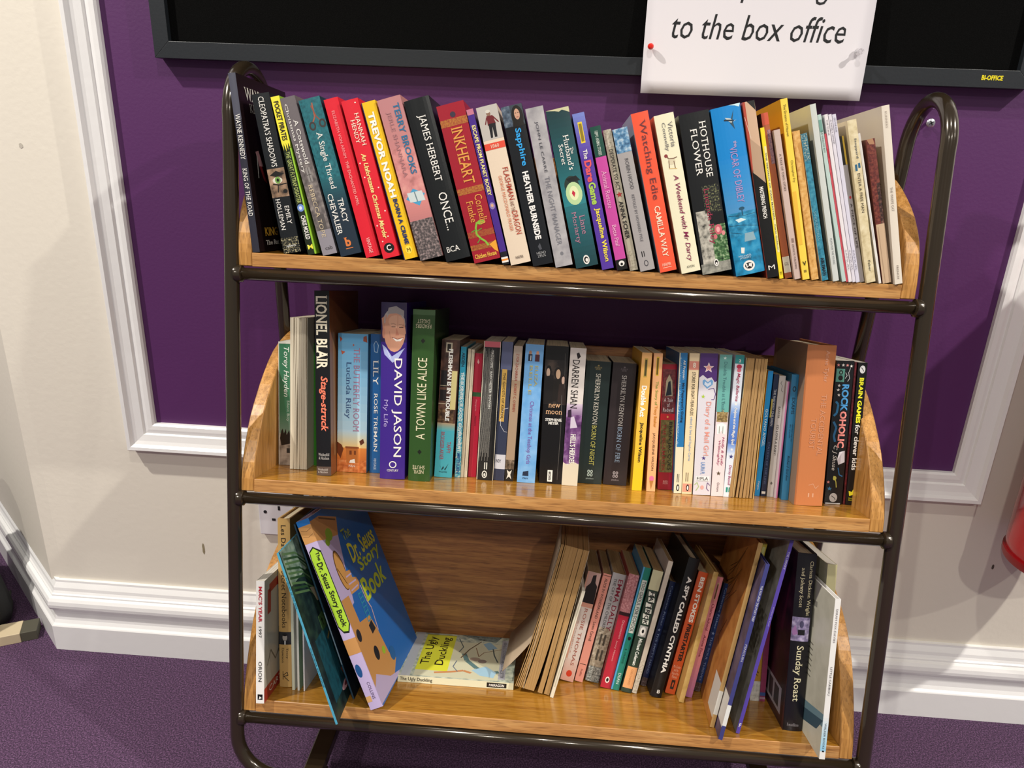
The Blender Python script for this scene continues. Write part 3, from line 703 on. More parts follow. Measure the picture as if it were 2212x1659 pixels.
B('T07', 'P', '#dc2434', '#b81c2a', '#dc2434', CRM, 'red paperback with cream script and a black disc near the foot of its spine', GT,
  [('d', 'HANNAH', .085, .285, .58, .82, '#f4ead0'), ('d', 'HENDY', .12, .265, .26, .5, '#f4ead0'), ('d', 'An Unfortunate Christmas Murder', .33, .875, .34, .62, '#f4e08c', 'bi'), ('O', .905, .97, .2, .84, K_), ('h', 'C', .918, .955, .38, .66, W_, 'b')] +
  [('O', a, a+.009, b, b+.09, '#f6e6d8') for a, b in ((.02, .75), (.38, .1), (.47, .15), (.55, .8), (.7, .82), (.78, .12), (.86, .6), (.885, .2))])
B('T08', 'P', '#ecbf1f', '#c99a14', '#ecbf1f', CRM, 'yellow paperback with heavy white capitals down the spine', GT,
  [('R', 0, 1, 0, .06, '#232a5c'), ('d', 'TREVOR NOAH', .065, .60, .26, .72, '#f4f0e8', 'B'), ('d', 'BORN A CRIME', .61, .905, .36, .68, '#24305e', 'B'), ('O', .915, .968, .28, .76, '#f8dc4c'), ('h', 'M', .93, .955, .4, .65, '#6d5410', '')])
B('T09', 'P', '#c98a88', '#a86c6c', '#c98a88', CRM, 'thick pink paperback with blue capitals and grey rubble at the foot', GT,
  [('G', 0, .5, 0, 1, '#b87e80', '#c8827e'), ('R', .3, .62, 0, 1, ('#b0706e', '#cf8886', '#dc9c94', 30)), ('G', .6, .78, 0, 1, '#d88a84', '#b87676'), ('R', .75, 1, 0, 1, ('#2c2a2e', '#5f5655', '#a89492', 110)),
   ('d', 'TERRY BROOKS', .04, .47, .60, .86, '#2c6a92', 'b'), ('d', 'JERLE SHANNARA', .08, .48, .22, .44, '#a87478', 'm'), ('P', [(.555, .5), (.60, .95), (.665, .6), (.61, .1)], '#4a9cc4'), ('P', [(.575, .2), (.578, .85), (.64, .9), (.635, .25)], '#c9d4d4'), ('L', [(.577, .53), (.638, .56)], .05, '#70858c')])
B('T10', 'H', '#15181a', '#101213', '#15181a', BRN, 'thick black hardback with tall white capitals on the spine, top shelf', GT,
  [('d', 'JAMES HERBERT', .10, .505, .34, .70, W_, ''), ('d', 'ONCE...', .575, .81, .38, .72, W_, ''), ('h', 'BCA', .91, .945, .15, .68, W_, '')])
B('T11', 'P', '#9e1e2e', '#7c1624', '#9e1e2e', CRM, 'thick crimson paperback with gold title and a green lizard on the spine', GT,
  [('R', .09, .135, 0, 1, ('#8e1a2a', '#a8642e', '#b87a34', 160)), ('R', .52, .56, 0, 1, ('#8e1a2a', '#a8642e', '#b87a34', 160)), ('R', .80, .84, 0, 1, ('#8e1a2a', '#9a4a2a', '#a85a30', 160)), ('R', .885, .92, 0, 1, ('#8e1a2a', '#9a5a2a', '#b87034', 160)), ('O', .05, .085, .42, .62, '#3a3040'),
   ('d', 'INKHEART', .145, .50, .34, .74, '#dc9a46', 'm'), ('d', 'Cornelia', .575, .765, .58, .86, '#dc9a46'), ('d', 'Funke', .605, .74, .24, .48, '#dc9a46'),
   ('L', [(.745, .45), (.78, .36), (.82, .34), (.85, .45), (.875, .6), (.905, .68)], .07, '#86b43c'), ('O', .735, .765, .45, .75, '#86b43c'), ('L', [(.79, .36), (.80, .16)], .035, '#5f9434'), ('L', [(.80, .38), (.79, .58)], .035, '#5f9434'), ('L', [(.85, .45), (.875, .3)], .035, '#5f9434'),
   ('P', [(.90, .72), (.94, .85), (.96, .98), (.88, .98)], '#e8a030'), ('h', 'Chicken House', .945, .975, .08, .9, '#e8b84a', 'b')])
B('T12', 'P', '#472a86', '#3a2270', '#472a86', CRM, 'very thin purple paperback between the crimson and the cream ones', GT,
  [('d', 'ESCAPE FROM PLANET BOGEY', .10, .545, .25, .8, '#f0e490', 'b'), ('O', .59, .635, .1, .9, '#8f7cb0'), ('O', .6, .62, .3, .7, '#d8a888'), ('R', 0, .035, 0, 1, '#c0748c'), ('R', .915, .95, 0, 1, '#15121c'), ('R', .95, .962, 0, 1, W_), ('R', .962, .974, 0, 1, '#e88a30'), ('R', .974, .986, 0, 1, W_), ('R', .986, 1, 0, 1, K_)])
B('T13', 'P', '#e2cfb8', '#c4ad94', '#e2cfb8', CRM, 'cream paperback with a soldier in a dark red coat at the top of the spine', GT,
  [('R', 0, .205, 0, 1, '#bcb6ae'), ('O', .035, .065, .42, .62, '#8a6a58'), ('O', .025, .045, .4, .62, '#d0ccc0'), ('P', [(.062, .4), (.062, .7), (.115, .78), (.12, .38)], '#6c1e24'), ('P', [(.11, .42), (.11, .76), (.195, .72), (.195, .6), (.13, .58), (.195, .5), (.195, .4)], '#18171a'),
   ('L', [(.07, .7), (.11, .92)], .06, '#6c1e24'), ('L', [(.07, .4), (.11, .28)], .05, '#6c1e24'), ('R', .225, .265, 0, 1, '#dc4a36'), ('h', '1860', .235, .256, .3, .7, '#f0d8c0', ''),
   ('d', 'FLASHMAN', .385, .595, .62, .88, '#a83822', 'm'), ('d', 'AND THE', .60, .665, .62, .8, '#7a4030', ''), ('d', 'DRAGON', .665, .815, .60, .88, '#b03c22', 'm'), ('d', 'GEORGE MACDONALD FRASER', .43, .785, .34, .5, '#cf7650', ''), ('h', 'HARPER', .948, .966, .3, .7, '#5a4a40', '')])
B('T14', 'P', '#15181d', '#101216', '#15181d', CRM, 'black paperback with a long-haired woman above a bright blue word', GT,
  [('R', 0, .125, 0, 1, '#39434c'), ('R', .0, .125, 0, .4, ('#2c3440', '#4a5a6c', '#7c8894', 60)), ('O', .005, .135, .42, .98, '#17120f'), ('O', .025, .09, .56, .82, '#c79a80'), ('R', .048, .052, .6, .66, '#30201c'), ('R', .048, .052, .72, .78, '#30201c'), ('R', .073, .077, .64, .74, '#96443c'), ('P', [(.095, .45), (.1, .9), (.13, .98), (.13, .4)], '#17120f'),
   ('d', 'Sapphire', .14, .37, .38, .74, '#2aa0e4', 'b'), ('d', 'HEATHER BURNSIDE', .405, .835, .38, .68, '#eceae6', 'B'), ('h', 'HEAD\nZEUS', .915, .95, .3, .75, '#a8a8a8', ''), ('P', [(.88, .42), (.86, .55), (.9, .6), (.905, .48)], '#4a4c52')])
B('T15', 'P', '#a6a3a5', '#8b888b', '#a6a3a5', CRM, 'plain mottled grey paperback with thin dark capitals, top shelf centre', GT,
  [('R', 0, 1, 0, 1, ('#918e92', '#a7a4a6', '#b6b3b4', 22)), ('d', 'JOHN LE CARR\u00c9', .085, .40, .36, .60, '#4a4a52'), ('d', 'THE NIGHT MANAGER', .425, .86, .34, .62, '#77777f'), ('O', .905, .93, .4, .6, '#77777c')])
B('T16', 'P', '#17464c', '#103236', '#17464c', CRM, 'dark teal paperback with a pale glowing jar on the spine', GT,
  [('G', 0, .35, 0, 1, '#16363a', '#1c5a60'), ('G', .35, .6, 0, 1, '#1c5a60', '#2a8088'), ('G', .6, 1, 0, 1, '#256e76', '#143c42'), ('P', [(0, 0), (0, 1), (.035, 1), (.012, .7), (.02, .55), (.012, .4)], '#c8c49c'),
   ('O', .415, .535, .18, .82, '#26352f'), ('P', [(.43, .3), (.42, .75), (.455, .92), (.45, .4)], '#171c1c'), ('O', .455, .60, .18, .90, '#b9d49c'), ('O', .48, .57, .34, .74, '#e0e6b4'), ('P', [(.505, .5), (.525, .44), (.55, .52), (.525, .6)], '#c02840'),
   ('d', 'The', .245, .285, .74, .86, W_, ''), ('d', 'Husband\u2019s', .165, .38, .52, .76, W_), ('d', 'Secret', .215, .34, .26, .46, W_), ('d', 'Liane', .67, .79, .56, .8, '#b07a90'), ('d', 'Moriarty', .64, .845, .2, .46, '#b07a90'), ('O', .925, .985, .38, .66, W_), ('O', .935, .975, .42, .62, K_), ('O', .945, .97, .48, .6, W_)])
B('T17', 'P', '#56389c', '#45307c', '#56389c', CRM, 'purple paperback with yellow, red and green bubble lettering', GT,
  [('G', 0, .28, 0, 1, '#7484c8', '#56389c'), ('R', .055, .185, .3, .66, '#e8cc34'), ('R', .065, .175, .36, .6, '#8d7820'), ('d', 'The', .225, .285, .3, .65, W_, 'b'), ('d', 'Dare', .295, .43, .22, .8, '#e0545c', 'B'), ('d', 'Game', .435, .575, .22, .8, '#a6c850', 'B'), ('d', 'Jacqueline Wilson', .60, .95, .28, .8, '#f0dc40', 'b')])
B('T18', 'P', '#c44a9c', '#a03c80', '#c44a9c', CRM, 'small bright pink paperback with a dark green top', GT,
  [('R', 0, .205, 0, 1, '#14483c'), ('d', 'HIPPO ANIMAL STORIES', .03, .195, .35, .65, '#c8d4c8', 'm'), ('d', 'Animal Rescue', .30, .56, .28, .72, '#e8a8cc'), ('d', 'Bette Paul', .68, .83, .3, .68, '#ecb4d0'), ('R', .925, 1, 0, 1, K_), ('O', .935, .975, .25, .8, W_), ('O', .95, .97, .4, .65, K_)])
B('T19', 'P', '#aea792', '#8f8874', '#aea792', CRM, 'thin stone-grey paperback with a red star between its black words', GT,
  [('R', 0, .12, 0, 1, ('#8c8672', '#b2ab98', '#c8c2b0', 120)), ('R', .86, 1, 0, 1, ('#827c68', '#a8a18c', '#b4ad9a', 120)), ('d', 'DESPERATE TO ACT', .135, .42, .3, .72, '#1c1a18', 'm'), ('S', .452, .5, .4, '#a02c2c'), ('d', 'ANNA SCHER', .495, .77, .26, .74, '#1c1a18', 'b')])
B('T20', 'P', '#a49f9e', '#8a8686', '#a49f9e', CRM, 'small grey paperback with a blue picture square at its top', GT,
  [('R', 0, .165, 0, 1, ('#234a70', '#5f8fb4', '#c8d8e0', 60)), ('d', 'ROBIN HOOD', .205, .42, .42, .66, '#4c4a4e'), ('d', 'RETOLD BY HOWARD PYLE', .455, .79, .4, .58, '#56545a'), ('R', .86, .9, .3, .36, K_), ('R', .86, .9, .45, .5, K_), ('O', .925, .97, .34, .64, '#4c4a4e'), ('O', .933, .963, .39, .59, '#a49f9e')])
B('T21', 'P', '#ee5a3c', '#9098a8', '#ee5a3c', CRM, 'orange paperback with a slate-blue back cover and dark thin title', GT,
  [('d', 'Watching Edie', .045, .54, .26, .74, '#6c3238'), ('d', 'CAMILLA WAY', .58, .905, .34, .68, '#f6e2c8', 'm'), ('h', 'HARPER', .944, .963, .2, .72, '#f6d0b8', ''), ('R', .972, .975, .2, .74, '#f6d0b8')])
B('T22', 'P', '#ebe5c6', '#c9bf9c', '#ebe5c6', CRM, 'cream paperback with crimson script and a small dog drawing', GT,
  [('d', 'Victoria', .05, .205, .60, .84, '#6d6a6c'), ('d', 'Connelly', .05, .225, .26, .48, '#6d6a6c'), ('O', .27, .31, .3, .68, '#d8ccae'), ('L', [(.245, .3), (.27, .34), (.275, .6), (.27, .8)], .05, '#7c5c48'), ('L', [(.28, .36), (.33, .32)], .04, '#7c5c48'), ('L', [(.29, .6), (.335, .62)], .04, '#7c5c48'), ('O', .24, .262, .16, .34, '#8c3a3c'), ('L', [(.33, .3), (.34, .7)], .04, '#d8b878'),
   ('d', 'A Weekend with Mr Darcy', .375, .93, .38, .70, '#86204c', 'im'), ('h', 'AVON', .955, .97, .3, .72, '#4a4038', '')])
B('T23', 'P', '#16181a', '#101112', '#16181a', CRM, 'very thick black paperback with pink roses at the foot of the spine', GT,
  [('R', .6, .96, .08, .5, ('#3a3a34', '#a8a498', '#cfcabc', 50)), ('R', .70, .95, .5, 1, ('#16221a', '#3f6a3c', '#a8bc94', 90)), ('R', .935, 1, 0, 1, ('#5c5c54', '#8f8e84', '#a8a698', 50)), ('R', .45, .62, .4, .95, ('#16181a', '#1a1c1c', '#8a8c60', 150)), ('O', .70, .765, .62, .88, '#c4606c'), ('O', .715, .75, .68, .8, '#e8a4a4'), ('O', .76, .79, .56, .68, '#c86c74'), ('O', .745, .775, .84, .96, '#d88888'),
   ('d', 'HOTHOUSE', .06, .40, .62, .84, W_), ('d', 'FLOWER', .095, .38, .30, .52, W_), ('d', 'Lucinda Riley', .465, .82, .40, .62, '#9a2c48'), ('O', .915, .96, .44, .6, W_), ('O', .922, .953, .47, .57, K_), ('O', .935, .95, .49, .55, W_)])
B('T24', 'H', '#1784cc', '#1474b4', '#1784cc', CRM, 'thick bright blue hardback with a flying bird at the top of the spine', GT,
  [('P', [(.0, .6), (.0, 1), (.02, .95), (.008, .8)], '#c8e4ec'), ('P', [(.03, .74), (.085, .66), (.14, .70), (.10, .56)], '#2c4a5c'), ('P', [(.065, .42), (.075, .6), (.095, .7), (.085, .82), (.1, .6), (.085, .5)], '#c8ccc8'), ('L', [(.078, .38), (.09, .7)], .05, '#1c2c38'),
   ('G', .3, .62, 0, 1, '#1784cc', '#4c90c4'), ('R', .62, .78, 0, 1, ('#1a5f7c', '#2484b0', '#58b0d0', 40)), ('R', .76, 1, 0, 1, ('#155a78', '#1a86b4', '#3c9cc4', 26)), ('P', [(.66, .25), (.655, .45), (.67, .62), (.68, .35)], '#d8e8e8'), ('R', .60, .64, .5, .54, '#22506a'), ('O', .59, .61, .42, .62, '#22506a'), ('P', [(.75, .5), (.75, .8), (.80, .85), (.80, .45)], '#88a8b4'),
   ('L', [(.63, .05), (.645, .5), (.64, .98)], .012, '#16384a'), ('L', [(.69, .02), (.70, .5), (.72, .98)], .012, '#16384a'), ('L', [(.73, .02), (.75, .4)], .012, '#16384a'),
   ('d', 'the', .205, .235, .58, .70, '#c8a8c4', ''), ('d', 'VICAR OF DIBLEY', .235, .565, .42, .66, '#a88cc0', 'm'), ('P', [(.83, .3), (.835, .42), (.87, .38), (.865, .28)], W_), ('h', 'MICHAEL\nJOSEPH', .878, .905, .18, .62, '#c8dce4', ''), ('O', .915, .98, .28, .68, W_), ('O', .928, .967, .34, .62, K_), ('P', [(.935, .37), (.935, .59), (.96, .57), (.95, .48), (.96, .39)], W_)])
B('T25', 'P', '#151515', '#b04a38', '#151515', CRM, 'black paperback with a torn beige and red patch down its upper spine', GT,
  [('P', [(.0, .12), (.0, 1), (.39, 1), (.46, 1), (.39, .1)], '#cba98c'), ('R', 0, .22, 0, .2, '#b04a38'), ('P', [(.22, 0), (.22, .2), (.36, .12), (.39, 0)], '#b04a38'), ('P', [(0, .35), (0, 1), (.055, .98)], '#1a1a1a'), ('P', [(.2, .2), (.39, .08), (.42, .5), (.46, 1), (.26, 1)], '#b4957a'), ('L', [(.08, .02), (.2, .3)], .03, '#e4d0bc'),
   ('d', 'MASTERING FRENCH', .475, .655, .38, .72, W_, 'b'), ('h', 'M', .928, .955, .2, .75, W_, '')])
B('T26', 'P', '#efd62c', '#c8ac1c', '#efd62c', CRM, 'thin lemon-yellow paperback with small black capitals right of the black torn one', GT,
  [('R', .12, .82, .35, .9, '#e6dc9c'), ('d', 'THE SERVANT OF TWO MASTERS', .16, .60, .42, .72, '#2c2818', 'm'), ('d', 'Carlo Goldoni', .63, .80, .42, .75, '#2c2818', ''), ('h', 'M', .95, .975, .3, .7, '#5a4c18', '')])
B('T27', 'P', '#a85c3a', '#8a4830', '#b86044', CRM, 'tall rust-brown thin paperback with a white library tag at the foot', GT,
  [('R', 0, .07, 0, 1, '#c8553c'), ('R', .1, .3, .5, 1, ('#6c4a5c', '#8c6a7c', '#b08a78', 160)), ('R', .865, .965, 0, 1, '#d8d2c4'), ('h', 'GOL', .90, .92, .2, .8, '#8a8478', '')])
B('T28', 'P', '#c8b0a6', '#a89288', '#c8b0a6', CRM, 'thin pinkish-grey playscript with tiny dark lettering', GT,
  [('d', 'A TALE OF TWO CITIES', .155, .40, .35, .65, '#4c3c38'), ('R', .72, .75, .35, .75, '#8c746c'), ('d', 'DRAMATIC PUBLISHING', .76, .93, .35, .65, '#5c4844')])
B('T29', 'P', '#f0d050', '#dd9b20', '#f0d050', CRM, 'tall golden-orange playscript with a yellow spine standing proud of its neighbours', GT,
  [('d', 'The Dreams of Heaven', .03, .20, .3, .65, '#4c3c14'), ('d', 'Christopher Fry', .33, .45, .3, .7, '#4c3c14'), ('h', 'V', .895, .92, .25, .8, '#1c1808', 'b'), ('R', .945, .96, .3, .7, '#8c7430'), ('R', .5, .8, .1, .6, '#e8b840')])
B('T30', 'P', '#d6a45c', '#c08c48', '#b88444', BRN, 'worn tan paperback with a ragged spine beside the golden playscript', GT,
  [('R', 0, 1, 0, 1, ('#b8823e', '#d6a45c', '#e2b878', 60)), ('P', [(.1, .45), (.08, 1), (.32, 1), (.30, .6), (.2, .75)], '#c08a44')])
B('T31', 'P', '#2f7c92', '#d8c8a0', '#245c6e', BRN, 'worn blue-teal paperback with chipped dark lettering, right of the tan one', GT,
  [('R', 0, 1, 0, 1, ('#21586c', '#30809a', '#4a96a8', 60)), ('R', 0, .18, .1, .95, ('#1c2c38', '#3c7c90', '#c8bc98', 200)), ('d', 'ABLEMAN', .84, .965, .25, .8, '#141c28', 'b'), ('d', 'SANDUNGEERAN', .52, .72, .2, .6, '#7cb0bc', '')])
B('T32', 'P', '#c9cdc8', '#bcb8a4', '#c9cdc8', WPG, 'tall thin pale grey book whose blank cream cover faces left', GT,
  [('d', 'PLAYS FOR THE YOUNG', .75, .90, .4, .7, '#6c7478')])
B('T33', 'B', '#b4c8c2', '#a8bcb4', '#b4c8c2', WPG, 'thin pale green playscript right of the tall grey book', GT, [('R', .03, .1, .1, .9, '#6f9c90'), ('d', 'THE WINSLOW BOY', .09, .22, .3, .7, '#3c5450')])
B('T34', 'B', '#d4525e', '#b03c48', '#d4525e', WPG, 'thin rose-red booklet among the white playscripts', GT, [('R', .1, .16, .2, .8, '#c03040')])
B('T35', 'B', '#e0dadc', '#cfc8cc', '#e0dadc', WPG, 'slim white playscript just right of the rose-red booklet', GT, [('d', 'THE SCENE', .03, .12, .3, .7, '#5c5860'), ('d', 'SAMUEL', .80, .93, .3, .7, '#8c8890')])
B('T36', 'B', '#d6d1da', '#c4bfc8', '#d6d1da', WPG, 'slim greyish-white playscript, middle of the three white ones', GT, [('d', 'A FAMILY AFFAIR', .03, .17, .3, .7, '#6c6870'), ('d', 'SAMUEL', .80, .93, .3, .7, '#8c8890')])
B('T37', 'B', '#d0cddb', '#bebbc8', '#d0cddb', WPG, 'slim lilac-white playscript, right one of the three white ones', GT, [('d', 'ON THE RUN', .02, .1, .3, .7, '#5c5a6c'), ('d', 'SAMUEL', .80, .93, .3, .7, '#8c8a98')])
B('T38', 'P', '#a8a2a0', '#24201a', '#a8a2a0', WPG, 'small thin grey booklet with a black and yellow top edge', GT, [('R', 0, .19, 0, .6, '#1c1a14'), ('R', 0, .19, .6, 1, '#d8b43c'), ('d', 'A PIECE OF LIFE', .45, .76, .3, .75, '#3c3434'), ('O', .4, .42, .3, .8, '#c03a3c')])
B('T39', 'P', '#d4c49a', '#cdbb90', '#d4c49a', BRN, 'worn buff paperback with two small blue squares on its spine', GT,
  [('R', 0, 1, 0, 1, ('#bfae84', '#d6c7a0', '#e2d6b4', 40)), ('d', 'Stoppard', .11, .23, .45, .75, '#3c4a58', 'm'), ('R', .265, .305, .25, .5, '#2c6080'), ('R', .26, .29, .6, .85, '#2c6080'), ('d', 'ENTER A FREE MAN', .32, .56, .4, .7, '#4c4438', ''), ('d', 'Faber', .86, .93, .4, .65, '#3c3c34', 'm')],
  (), [('h', 'Plays', .06, .085, .3, .7, '#8c7c5c', '')])
B('T40', 'B', '#dcd8d2', '#c8c4bc', '#dcd8d2', WPG, 'thin white booklet between the buff and the maroon-topped books', GT, [('R', .5, .7, .4, .6, '#b8b8c4')])
B('T41', 'P', '#c4a88a', '#6a3428', '#c4a88a', BRN, 'battered small book, maroon above and bare tan below', GT,
  [('R', 0, .58, 0, 1, ('#3c1c18', '#6a2c28', '#8a4c38', 90)), ('P', [(0, .05), (0, .75), (.04, .9), (.035, .3)], '#a87c5c'), ('R', .3, .58, .6, 1, ('#181214', '#3c2420', '#7c5448', 90)), ('L', [(.6, .2), (1, .3)], .05, '#a88c70')])
B('T42', 'P', '#ddd3c4', '#cfc3b2', '#ddd3c4', WPG, 'tall cream playscript, rightmost on the top shelf, its plain cover facing left', GT,
  [('d', 'RUNNERS', .03, .12, .35, .6, '#a89c90'), ('d', 'THE WHITE CAT', .445, .58, .3, .6, '#8c8078'), ('d', 'FRENCH', .89, .97, .35, .6, '#7c7068')], (),
  [('R', .42+i*.016, .425+i*.016, .12, .42+.12*((i*7) % 3)/3, '#8c8074') for i in range(12)] + [('R', .66, .665, .12, .35, '#8c8074'), ('R', .68, .685, .12, .4, '#8c8074'), ('R', .7, .705, .12, .3, '#8c8074')] + [('R', .83, .91, .12+i*.02, .13+i*.02, '#3c3434') for i in range(9)])
# ---- middle shelf
B('M01', 'P', '#3c7656', '#d8d0c0', '#3c7656', WPG, 'green paperback with white handwriting, leftmost on the middle shelf', GM,
  [('R', 0, 1, 0, .05, '#dcd8cc'), ('R', 0, .015, 0, 1, '#dcd8cc'), ('G', .55, .75, .05, 1, '#3c7656', '#7c9484'), ('R', .74, 1, .05, 1, ('#3c342c', '#a89c90', '#c8bcb0', 18)), ('P', [(.72, .2), (.70, .3), (.74, .4), (.70, .55), (.75, .6), (.71, .8), (.82, .95), (.84, .2), (.78, .1)], '#1c1814'), ('d', 'Torey Hayden', .04, .44, .3, .78, '#e8ece4', 'i'), ('d', 'Silent Boy', .47, .64, .58, .82, '#c4d4c8'), ('R', .86, .9, .6, .85, '#2c2c2c')])
B('M02', 'O', '#cfc6b4', '#d6cfc0', '#cfc6b4', '#d4c9b2', 'tall book standing fore-edge out, its loose cream pages facing the room', GM)
B('M03', 'P', '#357f26', '#2c6a20', '#357f26', CRM, 'thin grass-green book with dark red words wedged beside the cream pages', GM,
  [('R', .03, .12, .55, .9, '#1c4414'), ('d', 'Dog', .40, .49, .5, .95, '#8c2c20', 'b'), ('d', 'eats', .53, .62, .5, .95, '#1c5414', 'b'), ('R', .645, .7, .45, .98, '#8c2c34'), ('d', 'Dog', .76, .85, .5, .95, '#8c2c20', 'b')])
B('M04', 'H', '#111115', '#111115', '#7c4c2c', CRM, 'tall black hardback with big cream capitals and salmon script', GM,
  [('d', 'LIONEL BLAIR', .025, .415, .1, .86, '#e8e0c8', 'b'), ('d', 'Stage-struck', .455, .755, .25, .85, '#ee7c60', 'ib'), ('h', 'Weidenfeld\n& Nicolson', .875, .91, .15, .9, '#b8b4b0', ''), ('R', .95, 1, 0, 1, '#54453e'), ('h', 'Weidenfeld\n& Nicolson', .96, .985, .1, .8, '#c8c0b8', '')],
  [('R', .03, .035, .15, .95, '#8c6444'), ('R', .05, .22, .12, .9, ('#6a3c22', '#7c4c2c', '#84563a', 120)), ('R', .22, .9, .1, .16, '#8c6440')])
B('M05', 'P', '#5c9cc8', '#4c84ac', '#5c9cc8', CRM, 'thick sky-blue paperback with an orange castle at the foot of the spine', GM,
  [('G', 0, .75, 0, 1, '#5aa2d0', '#b4cfdc'), ('G', .70, .82, 0, 1, '#b4cfdc', '#e4c07c'), ('G', .82, 1, 0, 1, '#d8843c', '#a84c1c'), ('R', .91, 1, 0, 1, ('#9c4a1c', '#c87038', '#d89058', 50)), ('P', [(.82, .3), (.81, .72), (.93, .75), (.93, .32)], '#b4682c'), ('R', .81, .825, .28, .74, '#8c4a20'), ('R', .84, .87, .42, .5, '#6c3414'), ('R', .84, .87, .58, .64, '#6c3414'), ('P', [(.78, 0), (.8, .15), (.83, .22), (.9, .12), (.86, 0)], '#6c3418'), ('P', [(.77, .75), (.75, .88), (.78, .92), (.8, .8)], '#5c2c18'),
   ('P', [(.02, .05), (.04, .15), (.06, .08)], '#a85038'), ('P', [(.12, .1), (.13, .25), (.15, .14)], '#a85038'), ('P', [(.02, .85), (.01, .95), (.06, .98), (.05, .84)], '#8c4430'), ('P', [(.07, .5), (.08, .56), (.09, .5)], '#a85038'),
   ('d', 'THE BUTTERFLY ROOM', .10, .70, .54, .74, '#a2708c'), ('d', 'Lucinda Riley', .20, .61, .24, .46, '#2c4a78'), ('P', [(.91, .45), (.9, .6), (.93, .62), (.93, .42)], W_), ('h', 'PAN', .945, .96, .4, .62, W_, '')])
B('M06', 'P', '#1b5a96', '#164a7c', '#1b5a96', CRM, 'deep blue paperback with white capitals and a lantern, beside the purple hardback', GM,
  [('L', [(.05, .45), (.075, .3), (.125, .36), (.13, .62), (.08, .7), (.05, .5)], .05, '#a8c4dc'), ('d', 'LILY', .185, .36, .26, .72, W_), ('d', 'ROSE TREMAIN', .42, .845, .36, .68, W_, 'm'), ('d', 'VINTAGE', .89, .975, .38, .6, '#c8d4e0')])
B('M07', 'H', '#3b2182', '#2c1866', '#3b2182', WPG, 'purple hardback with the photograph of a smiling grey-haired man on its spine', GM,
  [('R', 0, .22, 0, 1, '#2a1c4a'), ('O', .035, .20, .06, .95, '#b0a8a4'), ('P', [(.09, .02), (.07, .2), (.09, .9), (.17, .98), (.2, .6), (.2, .1)], '#c88c72'), ('O', .05, .275, .12, .96, '#cf967a'), ('O', .07, .14, .3, .9, '#dca98c'), ('P', [(.03, .3), (.02, .6), (.045, .9), (.075, .9), (.06, .6), (.065, .25)], '#9a9494'),
   ('R', .133, .137, .42, .58, '#4a3028'), ('R', .135, .139, .72, .88, '#4a3028'), ('L', [(.12, .4), (.117, .5), (.122, .6)], .02, '#a87c66'), ('L', [(.122, .7), (.12, .8), (.126, .9)], .02, '#a87c66'), ('P', [(.14, .62), (.18, .72), (.183, .58)], '#c07c64'), ('P', [(.195, .46), (.215, .6), (.213, .78), (.195, .88), (.204, .66)], '#eee6dc'), ('L', [(.192, .44), (.203, .66), (.192, .9)], .025, '#8c4a3c'), ('L', [(.16, .34), (.2, .38)], .02, '#b07c66'), ('O', .14, .2, .05, .16, '#c4846c'),
   ('P', [(.235, .05), (.25, .2), (.30, .45), (.26, .85), (.25, .95), (.31, .7), (.335, .48), (.29, .15)], '#a8b0dc'), ('P', [(.25, .2), (.325, .46), (.3, .35)], '#dce0f0'), ('R', .34, .342, .4, .5, '#3b2182'),
   ('d', 'DAVID JASON', .31, .87, .46, .86, W_, 'm'), ('d', 'My Life', .545, .70, .1, .32, '#a898d0', ''), ('O', .895, .935, .38, .68, W_), ('O', .9, .93, .42, .64, '#3b2182'), ('h', 'CENTURY', .942, .955, .3, .76, W_, '')])
B('M08', 'H', '#2b4d20', '#223e1a', '#243f1c', CRM, 'dark green cloth-look hardback with cream capitals reading upwards', GM,
  [('R', 0, .03, 0, 1, '#45663c'), ('H', 'READERS\nDIGEST', .055, .105, .15, .85, '#cfc8a8', ''), ('P', [(.163, .5), (.178, .6), (.193, .5), (.178, .4)], '#12180e'), ('u', 'A TOWN LIKE ALICE', .275, .75, .3, .72, '#d8d2b0', ''), ('P', [(.81, .5), (.825, .6), (.84, .5), (.825, .4)], '#12180e'), ('H', 'NEVIL\nSHUTE', .905, .955, .2, .76, '#cfc8a8', '')])
B('M09', 'P', '#4a342c', '#3c2c24', '#4a342c', CRM, 'paperback with dark windows above and turquoise below, right of the green hardback', GM,
  [('R', 0, .64, 0, 1, ('#2c1c18', '#4c3028', '#6a4a3c', 26)), ('R', .02, .09, .25, .6, '#c8bca4'), ('R', .03, .08, .32, .52, '#1c1614'), ('R', .22, .34, .05, .4, '#1a1618'), ('R', .36, .44, .05, .4, '#201c1e'), ('R', .22, .50, .66, .96, '#d8cc8c'), ('L', [(.33, .04), (.33, .42)], .03, '#a89c84'), ('L', [(.46, .0), (.46, .5)], .04, '#c8b89c'), ('R', .50, .6, .0, .9, ('#1a1410', '#4c3424', '#8c6c4c', 40)), ('G', .60, .66, 0, 1, '#b89c7c', '#4cb4c4'), ('R', .655, 1, 0, 1, '#49afc0'),
   ('d', 'FLEISHMAN IS IN TROUBLE', .065, .585, .42, .66, '#f4f2ec', 'B'), ('d', 'TAFFY', .735, .82, .62, .84, '#a83c4c', 'm'), ('d', 'BRODESSER-AKNER', .665, .87, .24, .46, '#a83c4c', 'm'), ('P', [(.9, .25), (.94, .4), (.915, .48), (.94, .56), (.895, .78), (.95, .6), (.93, .5), (.95, .42)], '#14303c'), ('h', 'WILDFIRE', .955, .965, .25, .72, '#14303c', '')])
